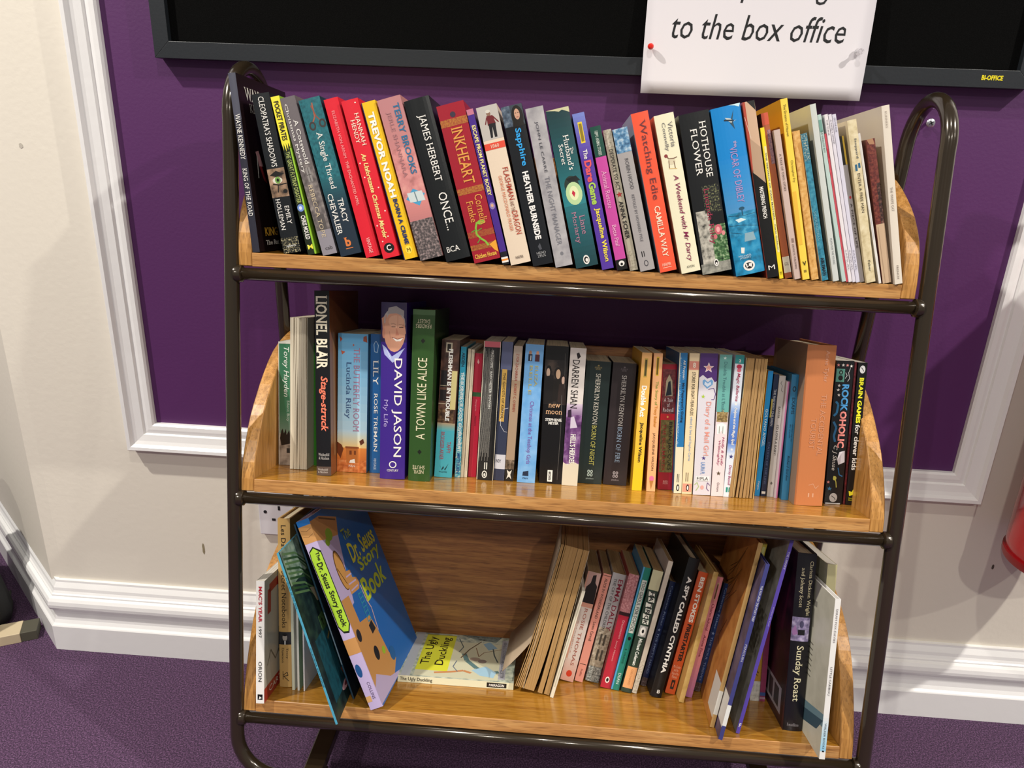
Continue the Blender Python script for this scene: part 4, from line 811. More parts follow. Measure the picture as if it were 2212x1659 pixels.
B('M10', 'P', '#2a90ac', '#c8bc9c', '#2a90ac', CRM, 'thin worn turquoise playscript with cracked white lettering', GM,
  [('R', .2, 1, 0, 1, ('#2a86a4', '#58aabc', '#d8dcc8', 90)), ('d', 'ARDEN', .04, .15, .25, .8, '#14384c', 'b'), ('d', 'THE BUSINESS OF GOOD GOVERNMENT', .19, .80, .25, .8, '#e4ecec', 'b'), ('d', 'METHUEN', .81, .97, .25, .8, '#1c4c8c', 'b')])
B('M11', 'B', '#c8baa0', '#bcae94', '#c8baa0', WPG, 'thin cream stapled booklet next to the turquoise playscript', GM, [('R', .1, .9, .3, .5, '#a89a80')])
B('M12', 'B', '#d2c6ae', '#c4b79c', '#d2c6ae', WPG, 'thin cream stapled booklet next to the red book', GM, [('R', .02, .95, .6, .75, '#a39679')])
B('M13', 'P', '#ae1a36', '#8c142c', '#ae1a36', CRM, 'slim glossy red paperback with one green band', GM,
  [('R', .0, 1, .05, .5, '#b8243e'), ('R', .31, .345, 0, 1, '#2c5c34'), ('P', [(.045, .45), (.07, .35), (.085, .5), (.07, .62)], '#e0b0a8'), ('d', 'Penguin', .37, .46, .35, .6, '#d88890'), ('d', 'PRESENTS', .50, .58, .4, .6, '#701020')])
B('M14', 'P', '#131313', '#c8c0ac', '#131313', '#cfc6b0', 'creased black classic paperback with a pink band across the top', GM,
  [('R', .04, 1, .04, .8, ('#0d0d0d', '#191919', '#1c1c1c', 40)), ('R', 0, .04, .04, 1, '#c8606c')] +
  [('L', [(.05+.02*(i % 4), .1+.055*i), (.35, .09+.055*i+.01*(i % 3)), (.6, .1+.055*i), (.86-.03*(i % 3), .085+.055*i)], .011, '#b4b0a8') for i in range(11)] +
  [('d', 'TROLLOPE \u00b7 BARCHESTER TOWERS', .06, .48, .46, .60, '#dcdcd4', ''), ('R', 0, 1, 0, .04, '#d8d0bc'), ('R', 0, 1, .97, 1, '#c8c0ac'), ('R', .87, .92, .42, .48, '#d8d8d0'), ('R', .87, .92, .54, .6, '#d8d8d0'), ('O', .93, .985, .3, .62, '#d8d8d0'), ('O', .938, .977, .36, .56, K_), ('O', .948, .972, .41, .52, '#d8d8d0')])
B('M15', 'P', '#30364c', '#262a3c', '#30364c', CRM, 'blue-grey paperback with a gold title panel and a white loop', GM,
  [('R', 0, .2, 0, 1, '#565c7c'), ('R', .195, .57, .16, .62, '#c09a4c'), ('d', 'THE GHOSTS OF KERFOL', .22, .55, .3, .52, '#2c2418', ''), ('L', [(.47, .95), (.48, .5), (.53, .3), (.6, .35), (.64, .7), (.645, .98)], .03, '#d8d8dc'), ('R', .81, .915, .05, 1, '#c4c4cc'), ('h', 'INDY', .845, .868, .1, .6, '#3c3c48', '')])
B('M16', 'P', '#a28a72', '#8a7660', '#a28a72', CRM, 'fawn paperback with thin red lettering and a dark foot', GM,
  [('R', 0, .25, 0, 1, '#b4a494'), ('d', 'Z FOR ZACHARIAH', .055, .25, .35, .66, '#a03828', ''), ('d', 'ROBERT C. O\u2019BRIEN', .275, .48, .34, .64, '#9c4434', ''), ('R', .84, .92, 0, 1, ('#2c2418', '#5c4c3c', '#9c8874', 60)), ('R', .91, 1, 0, 1, '#1c1814'), ('P', [(.915, .2), (.93, .5), (.915, .8), (.95, .65), (.985, .8), (.965, .5), (.985, .2), (.95, .35)], '#d8d4c8')])
B('M17', 'P', '#6ea6da', '#5c8cb8', '#6ea6da', CRM, 'sky-blue paperback with two small figures and purple script', GM,
  [('R', .3, 1, 0, 1, ('#5f9cd4', '#74aadc', '#88b8e4', 18)), ('O', .045, .075, .2, .36, '#a87c60'), ('R', .07, .12, .18, .4, '#1c2438'), ('O', .045, .075, .6, .76, '#c89070'), ('R', .07, .12, .55, .8, '#4c2028'), ('R', .08, .115, .3, .34, W_),
   ('d', 'ELIZA', .15, .3, .6, .76, '#b0a864', ''), ('d', 'BELLE', .15, .36, .3, .46, '#b0a864', ''), ('d', 'Christmas at the Teashop Girls', .405, .86, .38, .66, '#7c50a0', ''), ('P', [(.92, .3), (.91, .6), (.95, .62), (.95, .28)], '#1c2c44'), ('h', 'PAN', .96, .972, .3, .6, '#1c2c44', '')])
B('M18', 'P', '#0e0d0f', '#0c0b0c', '#0e0d0f', CRM, 'thick black paperback with three pale faces above two orange-white words', GM,
  [('R', .10, .42, .0, 1, ('#0e0d0f', '#1c1818', '#4c4038', 16)), ('O', .14, .22, .06, .3, '#0a0a0a'), ('O', .16, .225, .08, .24, '#b89c88'), ('P', [(.22, 0), (.21, .4), (.4, .42), (.42, 0)], '#14100f'), ('O', .15, .235, .42, .74, '#120d0b'), ('O', .165, .235, .5, .7, '#bc9c80'), ('P', [(.24, .4), (.23, .72), (.38, .7), (.4, .42)], '#17120f'), ('O', .20, .30, .7, .96, '#1a0e0c'), ('O', .215, .27, .76, .9, '#cbaa98'), ('P', [(.27, .66), (.27, .98), (.42, .98), (.4, .62)], '#2c201c'),
   ('h', 'new\nmoon', .415, .49, .14, .86, '#dcae84', ''), ('h', 'STEPHENIE\nMEYER', .52, .565, .14, .86, W_, 'b'), ('R', .90, .985, .36, .58, W_), ('d', 'atom', .91, .975, .41, .53, K_, 'b'), ('L', [(.35, .8), (.6, .84), (.97, .8)], .012, '#6c6864'), ('L', [(.05, .86), (.3, .9)], .012, '#5c5854')])
B('M19', 'P', '#d8d0ca', '#b8b0a8', '#cfc6ba', CRM, 'battered white and purple paperback with a torn foot and black capitals', GM,
  [('G', .40, .52, 0, 1, '#d0c0d0', '#6a4878'), ('R', .48, .84, 0, 1, ('#3a1c48', '#6c4078', '#a888b0', 26)), ('P', [(.83, 0), (.85, .3), (.82, .6), (.84, 1), (1, 1), (1, 0)], '#d4cab4'), ('P', [(.04, .4), (.03, .55), (.06, .68), (.08, .5)], '#1c1214'), ('d', 'DARREN SHAN', .085, .435, .2, .64, '#16100f', ''), ('P', [(.45, .1), (.44, .3), (.5, .35), (.5, .1)], '#2c1830'), ('P', [(.5, .3), (.49, .5), (.57, .75), (.58, .3)], '#cabfd0'), ('d', 'HELL\u2019S HEROES', .62, .835, .36, .70, W_, 'b')])
B('M20', 'P', '#1d2a29', '#161e1d', '#1d2a29', CRM, 'dark green-black small paperback with cream capitals, left one of a matching pair', GM,
  [('O', .03, .042, .46, .54, '#8c7c4c'), ('h', 'A LEAGUE\nNOVEL', .045, .07, .34, .64, '#9c8c5c', ''), ('d', 'SHERRILYN KENYON', .10, .51, .42, .62, '#cfcabc', ''), ('d', 'BORN OF NIGHT', .52, .845, .42, .62, '#b8b45c', '')] +
  [('O', a, a+.026, b, b+.11, '#b4c4bc') for a, b in ((.885, .38), (.885, .5), (.913, .38), (.913, .5))] + [('O', a+.007, a+.019, b+.03, b+.08, '#1d2a29') for a, b in ((.885, .38), (.885, .5), (.913, .38), (.913, .5))] + [('h', 'piatkus', .95, .965, .34, .66, '#b4c4bc', '')])
B('M21', 'P', '#2b2325', '#201a1c', '#2b2325', CRM, 'dark brown-black small paperback with grey capitals, right one of a matching pair', GM,
  [('O', .03, .042, .46, .54, '#6c6468'), ('h', 'A LEAGUE\nNOVEL', .045, .07, .34, .64, '#6c6468', ''), ('d', 'SHERRILYN KENYON', .10, .51, .42, .62, '#bcb8b4', ''), ('d', 'BORN OF FIRE', .52, .81, .42, .62, '#8ca0b8', '')] +
  [('O', a, a+.026, b, b+.11, '#b4acb0') for a, b in ((.885, .38), (.885, .5), (.913, .38), (.913, .5))] + [('O', a+.007, a+.019, b+.03, b+.08, '#2b2325') for a, b in ((.885, .38), (.885, .5), (.913, .38), (.913, .5))] + [('h', 'piatkus', .95, .965, .34, .66, '#b4acb0', '')])
B('M22', 'P', '#f0bc34', '#c89420', '#f0bc34', CRM, 'yellow-orange paperback with white bubble title and black author name', GM,
  [('G', 0, 1, 0, 1, '#e8b070', '#f2c41c'), ('R', .04, .175, .3, .62, '#b89c44'), ('R', .05, .165, .36, .56, '#4c4420'), ('d', 'Double Act', .235, .46, .2, .72, '#f8f2e4', 'B'), ('d', 'Jacqueline Wilson', .50, .79, .28, .7, '#1c1814', 'b')])
B('M23', 'P', '#edb07c', '#c88c5c', '#edb07c', CRM, 'peach paperback with an ice-cream cone at the foot of the spine', GM,
  [('R', .025, .16, .32, .64, '#d8b02c'), ('R', .033, .152, .38, .58, '#6c5414'), ('d', 'The Story of', .20, .37, .3, .7, '#7c9438', 'm'), ('d', 'Tracy Beaker', .375, .53, .3, .72, '#c8842c', 'b'), ('d', 'JACQUELINE WILSON', .57, .845, .34, .66, '#2c2018', ''), ('O', .885, .925, .25, .8, '#e0709c'), ('P', [(.92, .28), (.92, .76), (.985, .5)], '#b87c3c')])
B('M24', 'P', '#9c1a2c', '#7c1422', '#9c1a2c', CRM, 'small red paperback with an arched window picture and old-style title', GM,
  [('R', .04, .40, .05, .95, ('#4c2024', '#6c3034', '#8c4a44', 60)), ('P', [(.08, .5), (.13, .3), (.25, .26), (.25, .78), (.13, .72)], '#b0a88c'), ('P', [(.14, .45), (.13, .6), (.19, .66), (.24, .72), (.25, .3), (.18, .4)], '#1c2430'), ('h', 'A Tale\nof\nRedwall', .265, .375, .14, .88, '#d8d0d0', ''), ('R', .39, .44, 0, 1, '#c0202c'), ('P', [(.405, .5), (.415, .58), (.425, .5), (.415, .42)], '#e8b060'), ('R', .44, .86, .04, .96, ('#4a4424', '#6c6234', '#8c8048', 60)), ('d', 'BRIAN JACQUES', .455, .84, .56, .84, '#1c1a10', 'm'), ('d', 'THE BELLMAKER', .47, .85, .2, .42, '#8c2418', 'm'), ('h', 'RED\nFOX', .925, .955, .34, .7, '#e8b8b0', '')])
B('M25', 'P', '#e0d8bc', '#1c5c8c', '#e0d8bc', CRM, 'thin paperback, bright blue above and cream below', GM,
  [('R', 0, .665, .12, 1, '#2172ac'), ('R', .02, .66, .12, .3, ('#2172ac', '#2172ac', '#c8d8e0', 200)), ('d', 'Alf Pr\u00f8ysen', .05, .185, .42, .78, W_, 'm'), ('d', 'Mrs Pepperpot\u2019s Outing', .21, .49, .4, .78, '#0c2440', 'b'), ('R', .86, .92, .35, .42, K_), ('R', .86, .92, .55, .62, K_), ('O', .935, .985, .3, .7, K_), ('O', .945, .975, .42, .6, W_)])
B('M26', 'P', '#ead4ac', '#c8b08c', '#ead4ac', CRM, 'cream-peach paperback with a pink number square near the top', GM,
  [('R', .055, .115, 0, 1, '#dc8c7c'), ('h', '8', .065, .10, .38, .66, '#f8ecd8', 'b'), ('d', 'STORIES FOR EIGHT-YEAR-OLDS', .13, .435, .36, .68, '#1c1818', ''), ('d', 'edited by Sara and Stephen Corrin', .445, .76, .36, .66, '#6c98c8', ''), ('R', .845, .91, .3, .36, K_), ('R', .845, .91, .5, .56, K_), ('R', .925, .985, .05, .95, '#e49a84'), ('O', .93, .98, .4, .7, K_), ('O', .94, .97, .48, .64, W_)])
B('M27', 'P', '#d6d2da', '#b8b4bc', '#d6d2da', CRM, 'white and purple paperback with a pink star and blue heart on the spine', GM,
  [('P', [(0, 0), (0, 1), (.19, 1), (.2, .9), (.165, .7), (.175, .45), (.15, .2), (.17, 0)], '#4c2a70'), ('S', .10, .5, .32, '#f4e8e8'), ('S', .10, .5, .24, '#e8a49c'), ('P', [(.2, .5), (.18, .3), (.19, .2), (.215, .22), (.245, .48), (.215, .78), (.19, .8), (.18, .68)], '#6ca0d0'), ('P', [(.21, .5), (.195, .34), (.215, .3), (.232, .48), (.213, .7), (.195, .64)], '#d0dcec'), ('L', [(.25, .55), (.24, .85), (.28, .98), (.32, .9), (.32, .75)], .04, '#5c3c80'), ('S', .30, .28, .13, '#a8c43c'),
   ('d', 'Diary of a Mall Girl', .335, .715, .38, .76, '#e49a8c', 'm'), ('S', .735, .5, .13, '#4c3c80'), ('d', 'LAURA PL', .765, .85, .36, .6, '#5c8cc8', 'm'), ('R', .865, .9, .1, .9, '#e8e8e8'), ('h', 'F/PLA', .87, .892, .18, .82, '#1c1c24', ''), ('R', .897, .899, .15, .85, '#1c1c24'), ('L', [(.93, .05), (.91, .2), (.94, .3), (.97, .15)], .04, '#a8c078'), ('L', [(.93, .95), (.91, .8), (.95, .75), (.97, .9)], .04, '#6c5080'), ('O', .93, .96, .4, .6, '#e8a49c')])
B('M28', 'P', '#e6d6d8', '#c8b4b8', '#e6d6d8', CRM, 'paperback, teal above and blush below, with white stars and red script', GM,
  [('R', 0, .40, 0, 1, '#68aaa2'), ('S', .025, .42, .15, '#d8ece8'), ('d', 'Double Trouble at L\u2019Etoile', .05, .40, .38, .64, '#487c80', ''), ('R', .40, .47, .05, .95, ('#4c3c24', '#8c7448', '#c0aa78', 90)), ('P', [(.38, .5), (.41, .3), (.41, .7)], '#a89460'), ('P', [(.49, .1), (.475, .5), (.49, .9), (.56, .85), (.55, .6), (.53, .5), (.55, .4), (.56, .15)], '#f0ecec'), ('R', .5, .55, .3, .34, '#3c5c34'), ('R', .5, .55, .6, .64, '#3c5c34'), ('d', 'Holly & Kelly', .575, .78, .56, .8, '#a02c5c', 'im'), ('d', 'Willoughby', .60, .78, .28, .5, '#a02c5c', 'im'), ('S', .835, .5, .2, '#5c4c38'), ('d', 'Orion', .90, .965, .42, .62, '#4c4448')])
B('M29', 'P', '#dce2ec', '#b8c0cc', '#dce2ec', CRM, 'slim white and blue paperback with crimson and white script', GM,
  [('R', 0, .06, 0, 1, '#2a8c8c'), ('h', '2', .03, .05, .4, .65, W_, 'b'), ('O', .065, .095, .2, .8, '#c02c4c'), ('O', .09, .12, .3, .75, '#d86c80'), ('d', 'Magic Ballerina', .125, .32, .28, .72, '#a8244c', 'im'), ('G', .32, .42, 0, 1, '#dce2ec', '#5c88d0'), ('G', .42, .62, 0, 1, '#5c88d0', '#4c70bc'), ('G', .62, .7, 0, 1, '#6c90d4', '#dce2ec'), ('S', .34, .5, .2, W_), ('d', 'Delphie and the Magic Spell', .365, .63, .3, .7, W_, 'ib'), ('S', .66, .5, .2, W_), ('S', .71, .5, .28, '#3c3c78'), ('d', 'Darcey Bussell', .77, .915, .3, .68, '#a8346c', 'im'), ('R', .93, .965, .25, .45, '#1c8c7c'), ('R', .93, .965, .55, .75, '#1c8c7c')])
B('M30', 'O', '#d8a828', '#a8a8a0', '#e0b42c', '#a5804e', 'thick paperback turned fore-edge out, its browned pages fanning apart', GM)
B('M31', 'P', '#1c8cd4', '#d8a828', '#1c8cd4', CRM, 'small bright blue paperback squeezed right of the brown pages', GM, [('d', 'GOLYANO ANGEL', .30, .60, .3, .8, '#d8ecf4', 'm'), ('d', 'Penguin', .88, .95, .3, .7, W_)])
B('M32', 'P', '#1b2846', '#141c30', '#1b2846', CRM, 'small navy paperback with small white capitals between blue and grey ones', GM, [('d', 'THE RAILWAY CHILDREN', .12, .42, .3, .75, '#c8ccd4', ''), ('R', .2, .35, 0, .3, '#a89c4c'), ('d', 'STATION OF THE LINE', .55, .9, .3, .7, '#5c6c94', ''), ('R', .96, .98, .1, .9, W_)])
B('M33', 'P', '#bab5b2', '#9c9896', '#bab5b2', CRM, 'small pale grey paperback with dark capitals between navy and pink ones', GM, [('L', [(.04, .5), (.06, .3), (.08, .6), (.12, .5), (.13, .8)], .06, '#3c3838'), ('d', 'BARKER', .25, .345, .35, .65, '#4c4846', ''), ('d', 'I\u2019D LOVE A BABY!', .40, .65, .35, .68, '#3c3836', ''), ('P', [(.87, .5), (.885, .7), (.9, .5), (.885, .3)], '#5c5856')])
B('M34', 'P', '#c87ca4', '#b8acb4', '#c87ca4', WPG, 'slim pink paperback with a grey stripe along its spine', GM, [('R', 0, 1, 0, .45, '#c4b4bc'), ('R', 0, 1, .85, 1, '#b06088')])
B('M35', 'H', '#2c7098', '#245c7c', '#2c7098', CRM, 'slim blue hardback with black handwritten words beside the orange one', GM, [('O', .09, .135, .25, .75, '#143044'), ('O', .1, .125, .38, .62, '#2c7098'), ('d', 'EXAMS', .18, .31, .3, .7, '#14283c', ''), ('d', 'the best way out', .39, .53, .55, .75, '#14283c', 'i'), ('d', 'for travels', .39, .50, .3, .45, '#14283c', 'i'), ('d', 'Richard Gordon', .64, .84, .35, .65, '#14283c', 'i')])
B('M36', 'H', '#bf7648', '#9c7c60', '#bf7648', CRM, 'thick terracotta-orange hardback with faint blind lettering', GM, [('d', 'Anne Tyler', .03, .225, .6, .78, '#d0977a'), ('d', 'THE ACCIDENTAL', .30, .68, .62, .80, '#cc8e6c'), ('d', 'TOURIST', .45, .64, .34, .52, '#cc8e6c'), ('L', [(.87, .45), (.86, .6), (.89, .7), (.87, .8)], .02, '#d09c7c'), ('R', .92, .945, .45, .5, '#d09c7c'), ('R', .92, .945, .6, .65, '#d09c7c')], (), [('R', 0, 1, 0, .9, '#8c7460')])
B('M37', 'P', '#17181c', '#121316', '#17181c', WPG, 'black paperback covered in stars and doodles with a blue and pink title', GM,
  [('S', .03, .12, .1, '#e0908c'), ('S', .03, .38, .1, W_), ('S', .03, .62, .1, '#e0908c'), ('S', .035, .85, .1, W_), ('R', .055, .145, .04, .5, '#5c9c8c'), ('O', .065, .095, .18, .4, K_), ('O', .10, .135, .16, .42, K_), ('O', .072, .088, .24, .34, '#8cc4b4'), ('L', [(.08, .55), (.1, .65), (.12, .55)], .03, '#c8c8c8'), ('L', [(.05, .8), (.08, .72), (.12, .8), (.14, .7)], .03, '#c8c8c8'), ('S', .17, .25, .1, W_), ('S', .2, .22, .1, W_), ('S', .235, .28, .1, W_),
   ('L', [(.28, .15), (.3, .3), (.36, .25), (.38, .1)], .12, '#2c78a8'), ('L', [(.42, .12), (.46, .3), (.52, .2), (.56, .3)], .12, '#2c6c9c'), ('d', 'ROCK', .16, .345, .42, .82, '#4c9cd8', 'B'), ('d', 'OHOLIC', .345, .60, .42, .82, '#ec9088', 'B'), ('d', 'C J Skuse', .585, .76, .18, .46, W_, 'i'), ('P', [(.63, .6), (.62, .9), (.7, .95), (.72, .6), (.68, .5)], '#dcd8e0'), ('L', [(.74, .6), (.79, .7), (.8, .9)], .06, '#2c6ca0'), ('L', [(.8, .4), (.84, .55), (.88, .6)], .05, '#c8c45c'), ('O', .80, .83, .36, .56, '#c8c45c'), ('S', .845, .12, .1, '#e0908c'), ('S', .89, .22, .14, '#3c80b0'), ('O', .92, .985, .25, .7, '#c8c8c8'), ('L', [(.94, .35), (.955, .55), (.97, .6)], .04, '#3c3c40'), ('R', .99, 1, .05, .9, '#c8c8c8')])
B('M38', 'P', '#4c1018', '#3c0c12', '#4c1018', CRM, 'very thin dark red book hidden between two black ones', GM, [('R', 0, 1, .2, .8, ('#2c080c', '#5c141c', '#7c2028', 90))])
B('M39', 'P', '#121214', '#101012', '#121214', WPG, 'black paperback with yellow and white words, rightmost on the middle shelf', GM,
  [('O', .02, .075, .2, .8, '#dcdcdc'), ('L', [(.035, .35), (.045, .5), (.06, .65)], .08, '#3c3c40'), ('d', 'BRAIN GAMES', .105, .42, .26, .74, '#e8e428', 'B'), ('d', 'for clever kids', .43, .75, .26, .78, '#f0eee8', 'b'), ('P', [(.90, .2), (.905, .55), (.885, .7), (.9, .9), (.925, .75), (.935, .3)], '#e8e030'), ('h', 'Buster\nBooks', .945, .968, .25, .8, '#c8c428', '')])
# ---- bottom shelf
B('B01', 'P', '#e2dfdc', '#d0ccc8', '#b8b0a0', WPG, 'slim white-spined paperback with red and black capitals, leftmost on the bottom shelf', GB,
  [('d', 'MAC\u2019S YEAR', .045, .335, .3, .72, '#b02030', 'b'), ('d', '1997', .37, .46, .32, .66, '#1c1c1c', ''), ('d', 'ORION', .655, .82, .3, .72, '#1c1c1c', 'm'), ('R', .925, .97, .2, .8, K_), ('P', [(.94, .45), (.955, .7), (.965, .35)], W_)],
  [('L', [(.30, .15), (.10, .15), (.09, .4), (.12, .6), (.30, .6)], .1, '#a82820'), ('O', .45, .55, .5, .75, '#1c1c1c'), ('R', .50, .72, .45, .8, '#20201e'), ('L', [(.72, .1), (.62, .2), (.74, .35), (.64, .55)], .02, '#6c6458'), ('R', .885, 1, 0, 1, '#a83024'), ('h', 'CARTOONS', .91, .96, .15, .95, '#e4d8c8', '')])
B('B02', 'H', '#bf9a5e', '#8c7448', '#8c7448', CRM, 'tall tan hardback with thin black lettering and a tiny portrait photo', GB,
  [('d', 'Les Dawson\u2019s Secret Notebooks', .035, .645, .28, .66, '#221a12', ''), ('R', .67, .745, 0, 1, '#2c2c30'), ('O', .68, .725, .3, .68, '#a8a098'), ('O', .677, .695, .28, .7, '#1c1a1a'), ('P', [(.72, .2), (.72, .8), (.745, 1), (.745, .1)], '#1c1c20'), ('R', .722, .745, .45, .55, '#dcdcdc'), ('d', 'Tracy', .765, .83, .56, .76, '#3c2c1c', ''), ('d', 'Dawson', .765, .855, .22, .42, '#3c2c1c', ''), ('L', [(.905, .3), (.955, .3), (.93, .3), (.91, .65), (.93, .72), (.935, .35), (.965, .8)], .05, '#2c2018')])
B('B03', 'B', '#c8ccb8', '#5c7c5c', '#dcdcd4', WPG, 'thin stapled booklet with a pale green spine beside the tan hardback', GB)
B('B32', 'B', '#d8d8d0', '#b8b8b0', '#8ca88c', WPG, 'thin white stapled booklet behind the palm-leaf picture book, middle of three', GB)
B('B33', 'B', '#dcdade', '#c0bcc0', '#ccc8cc', WPG, 'thin white stapled booklet with a blank pale cover, nearest the palm-leaf book', GB)
B('B05', 'T', '#27465a', '#10181c', '#0e151a', WPG, 'dark navy picture book leaning left behind the palm-leaf one', GB, [('R', .5, .8, .2, .8, '#8ca0ac')], [('R', 0, 1, .0, 1, ('#080c10', '#0f181e', '#1b2a30', 12)), ('R', .78, .9, .3, .9, ('#141c24', '#2c3440', '#3c4450', 24))])
B('B04', 'T', '#4a98b4', '#3c7890', '#1c3034', WPG, 'leaning picture book with dark tropical palm leaves on the cover and a light blue spine', GB,
  [('d', 'IN FRONT OF THE TREE', .14, .32, .2, .8, '#1c4858', ''), ('d', 'CLAUDIA EDITIONS', .55, .78, .2, .8, '#1c4858', '')],
  [('R', 0, 1, 0, 1, ('#0c1618', '#1a2c2c', '#2c4438', 14)), ('R', 0, .2, .02, .7, ('#a8b8a4', '#7c9484', '#3c5444', 18)), ('R', .55, .92, .1, .98, ('#12363c', '#1c505c', '#14303a', 14))] +
  [('L', [(.02+.028*i, .04), (.07+.03*i, .28+.02*(i % 3)), (.16+.03*i, .45)], .016, '#2c4c2c' if i % 2 else '#54744c') for i in range(9)] +
  [('P', [(.30, .34), (.34, .5), (.44, .62), (.40, .4)], '#a89c84'), ('P', [(.33, .42), (.38, .52), (.43, .6), (.39, .46)], '#6c4c2c'), ('L', [(.62, .35), (.48, .95)], .02, '#7c6c3c'), ('R', .47, .56, .3, .7, ('#1c3820', '#48683c', '#141c18', 40)), ('P', [(.83, .4), (.82, .6), (.88, .62), (.9, .45)], '#b8583c'), ('O', .90, .945, .3, .52, '#d8a4ac'), ('O', .912, .933, .37, .45, '#7c2c3c'), ('O', .87, .92, .62, .84, '#d8a4ac'), ('O', .885, .905, .7, .78, '#7c2c3c')])
lime = '#a4c838'
B('B06', 'T', '#b6a6cc', '#1762ae', '#1762ae', WPG, 'large leaning picture book with a bright blue cover and a lime title label', GB,
  [('R', 0, .03, 0, 1, '#1a72c4'), ('R', .03, .12, 0, 1, '#c08c54'), ('L', [(.05, .1), (.06, .5), (.05, .9)], .03, '#6c4c2c'), ('L', [(.08, .1), (.09, .5), (.08, .9)], .03, '#6c4c2c'), ('P', [(.16, .1), (.14, .5), (.17, .98), (.56, .98), (.60, .7), (.595, .3), (.56, .04), (.2, .02)], '#141c10'), ('P', [(.165, .15), (.148, .5), (.18, .92), (.555, .92), (.59, .68), (.585, .32), (.555, .1), (.2, .08)], lime),
   ('d', 'The', .17, .215, .52, .78, '#1a1c12', 'b'), ('d', 'Dr. Seuss', .225, .36, .30, .76, '#1a1c12', 'b'), ('d', 'Story Book', .375, .565, .26, .78, '#1a1c12', 'b'), ('R', .63, .71, 0, 1, '#bc8850'), ('O', .76, .83, .05, .5, '#1c4c84'), ('d', 'COLLINS', .86, .95, .5, .72, '#5c4c6c'), ('R', .93, .96, 0, .4, '#c89c64')],
  [('P', [(.12, 0), (.14, .1), (.165, .33), (.34, .24), (.5, .17), (.52, 0)], '#b6a6cc'), ('P', [(.02, 0), (.02, .15), (.08, .41), (.165, .33), (.14, .1), (.12, 0)], '#bf8a52'), ('L', [(.03, .14), (.09, .38)], .012, '#6c4a28'), ('O', .215, .43, .10, .235, '#5c4024'), ('O', .225, .425, .112, .225, '#c49050'), ('L', [(.3, .12), (.4, .18)], .008, '#5c4024'), ('O', .10, .165, .14, .25, '#86a82e'), ('O', .14, .18, .10, .17, '#86a82e'),
   ('P', [(.34, .19), (.355, .30), (.395, .29), (.41, .35), (.445, .37), (.47, .33), (.46, .18)], '#c08c58'), ('L', [(.37, .2), (.375, .3)], .01, '#b6a6cc'), ('L', [(.41, .2), (.42, .33)], .01, '#b6a6cc'), ('L', [(.445, .2), (.45, .33)], .01, '#b6a6cc'),
   ('P', [(.44, 0), (.45, .13), (.60, .14), (.62, .32), (.70, .36), (.86, .40), (.92, .48), (.99, .3), (.99, 0)], '#bf8a52'), ('P', [(.99, 0), (.90, .0), (.86, .08), (.95, .28), (.985, .46), (.995, .4)], '#b6a6cc'), ('O', .61, .675, .02, .09, '#1c2430'), ('O', .755, .83, .17, .25, '#141c28'), ('P', [(.655, .25), (.645, .32), (.70, .34), (.705, .26)], '#18222c'), ('L', [(.48, .28), (.64, .27)], .009, '#2c88a8'), ('L', [(.48, .34), (.64, .33)], .009, '#2c88a8')] +
  [('L', [(.49+.025*i, .275), (.49+.025*i, .335)], .008, '#2c88a8') for i in range(7)] +
  [('L', [(.46, .36), (.55, .37), (.6, .40), (.72, .37)], .012, '#c4a4b0'), ('O', .845, .92, .40, .50, '#1c5c98'), ('O', .80, .84, .3, .36, '#94b434'),
   ('h', 'The', .155, .215, .38, .53, '#a8b83c', 'm'), ('h', 'Dr. Seuss', .235, .345, .39, .93, '#dcd844', 'b'), ('h', 'Story', .34, .435, .46, .93, '#b8c83c', 'b'), ('h', 'Book', .44, .565, .38, .86, '#b8c83c', 'b')])
B('B08', 'O', '#bca27c', '#c8b49c', '#b8a088', '#a9834f', 'thick old paperback fore-edge out, browned pages flaring left over the flat book', GB)
def curled_cover(root):
    # the front cover of the old paperback, bent away to the left over the flat book
    k, x, s, th, ps, h, t, d = POSES['B08']; K = 14; v = []; f = []
    for j in range(K+1):
        q = j/K; z = h*(.045+.955*q); dx = -.0006-.036*max(0, .36-q)**1.3/.36**1.3
        for y in (.002, d-.004): v.append((dx, y, z+.018*max(0, .3-q)))
    for j in range(K): f.append((2*j, 2*j+1, 2*j+3, 2*j+2))
    o = mesh_obj('curled_cover', v, f, mat('#a8947c', .6), root, smooth=True); k_ = o.modifiers.new('thick', 'SOLIDIFY'); k_.thickness = .0005
curled_cover(D.objects[[o.name for o in D.objects if o.get('label', '').startswith('thick old paperback')][0]])
B('B09', 'B', '#d8d0bc', '#c8bfa8', '#d8d0bc', WPG, 'thin cream booklet leaning right between brown pages and pink paperback', GB, [('R', .1, .9, .3, .6, '#bcb49c')])
B('B10', 'P', '#dcd2cc', '#b8a8a0', '#dcd2cc', BRN, 'white paperback with a dark silhouette above red-brown capitals', GB,
  [('R', 0, 1, 0, .12, '#d4a08c'), ('R', 0, .28, .1, 1, '#c8a49c'), ('P', [(.03, .45), (.02, .7), (.09, .75), (.12, .95), (.28, 1), (.28, .1), (.14, .15), (.1, .4)], '#1c1614'), ('R', .28, .32, 0, 1, '#d09884'), ('G', .8, 1, 0, 1, '#dcc8c0', '#d8a090'), ('d', 'ROSIE THOMAS', .325, .855, .46, .70, '#a85c4c', ''), ('d', 'Strangers', .45, .75, .16, .28, '#c89888', ''), ('O', .90, .96, .32, .76, '#d03c24')])
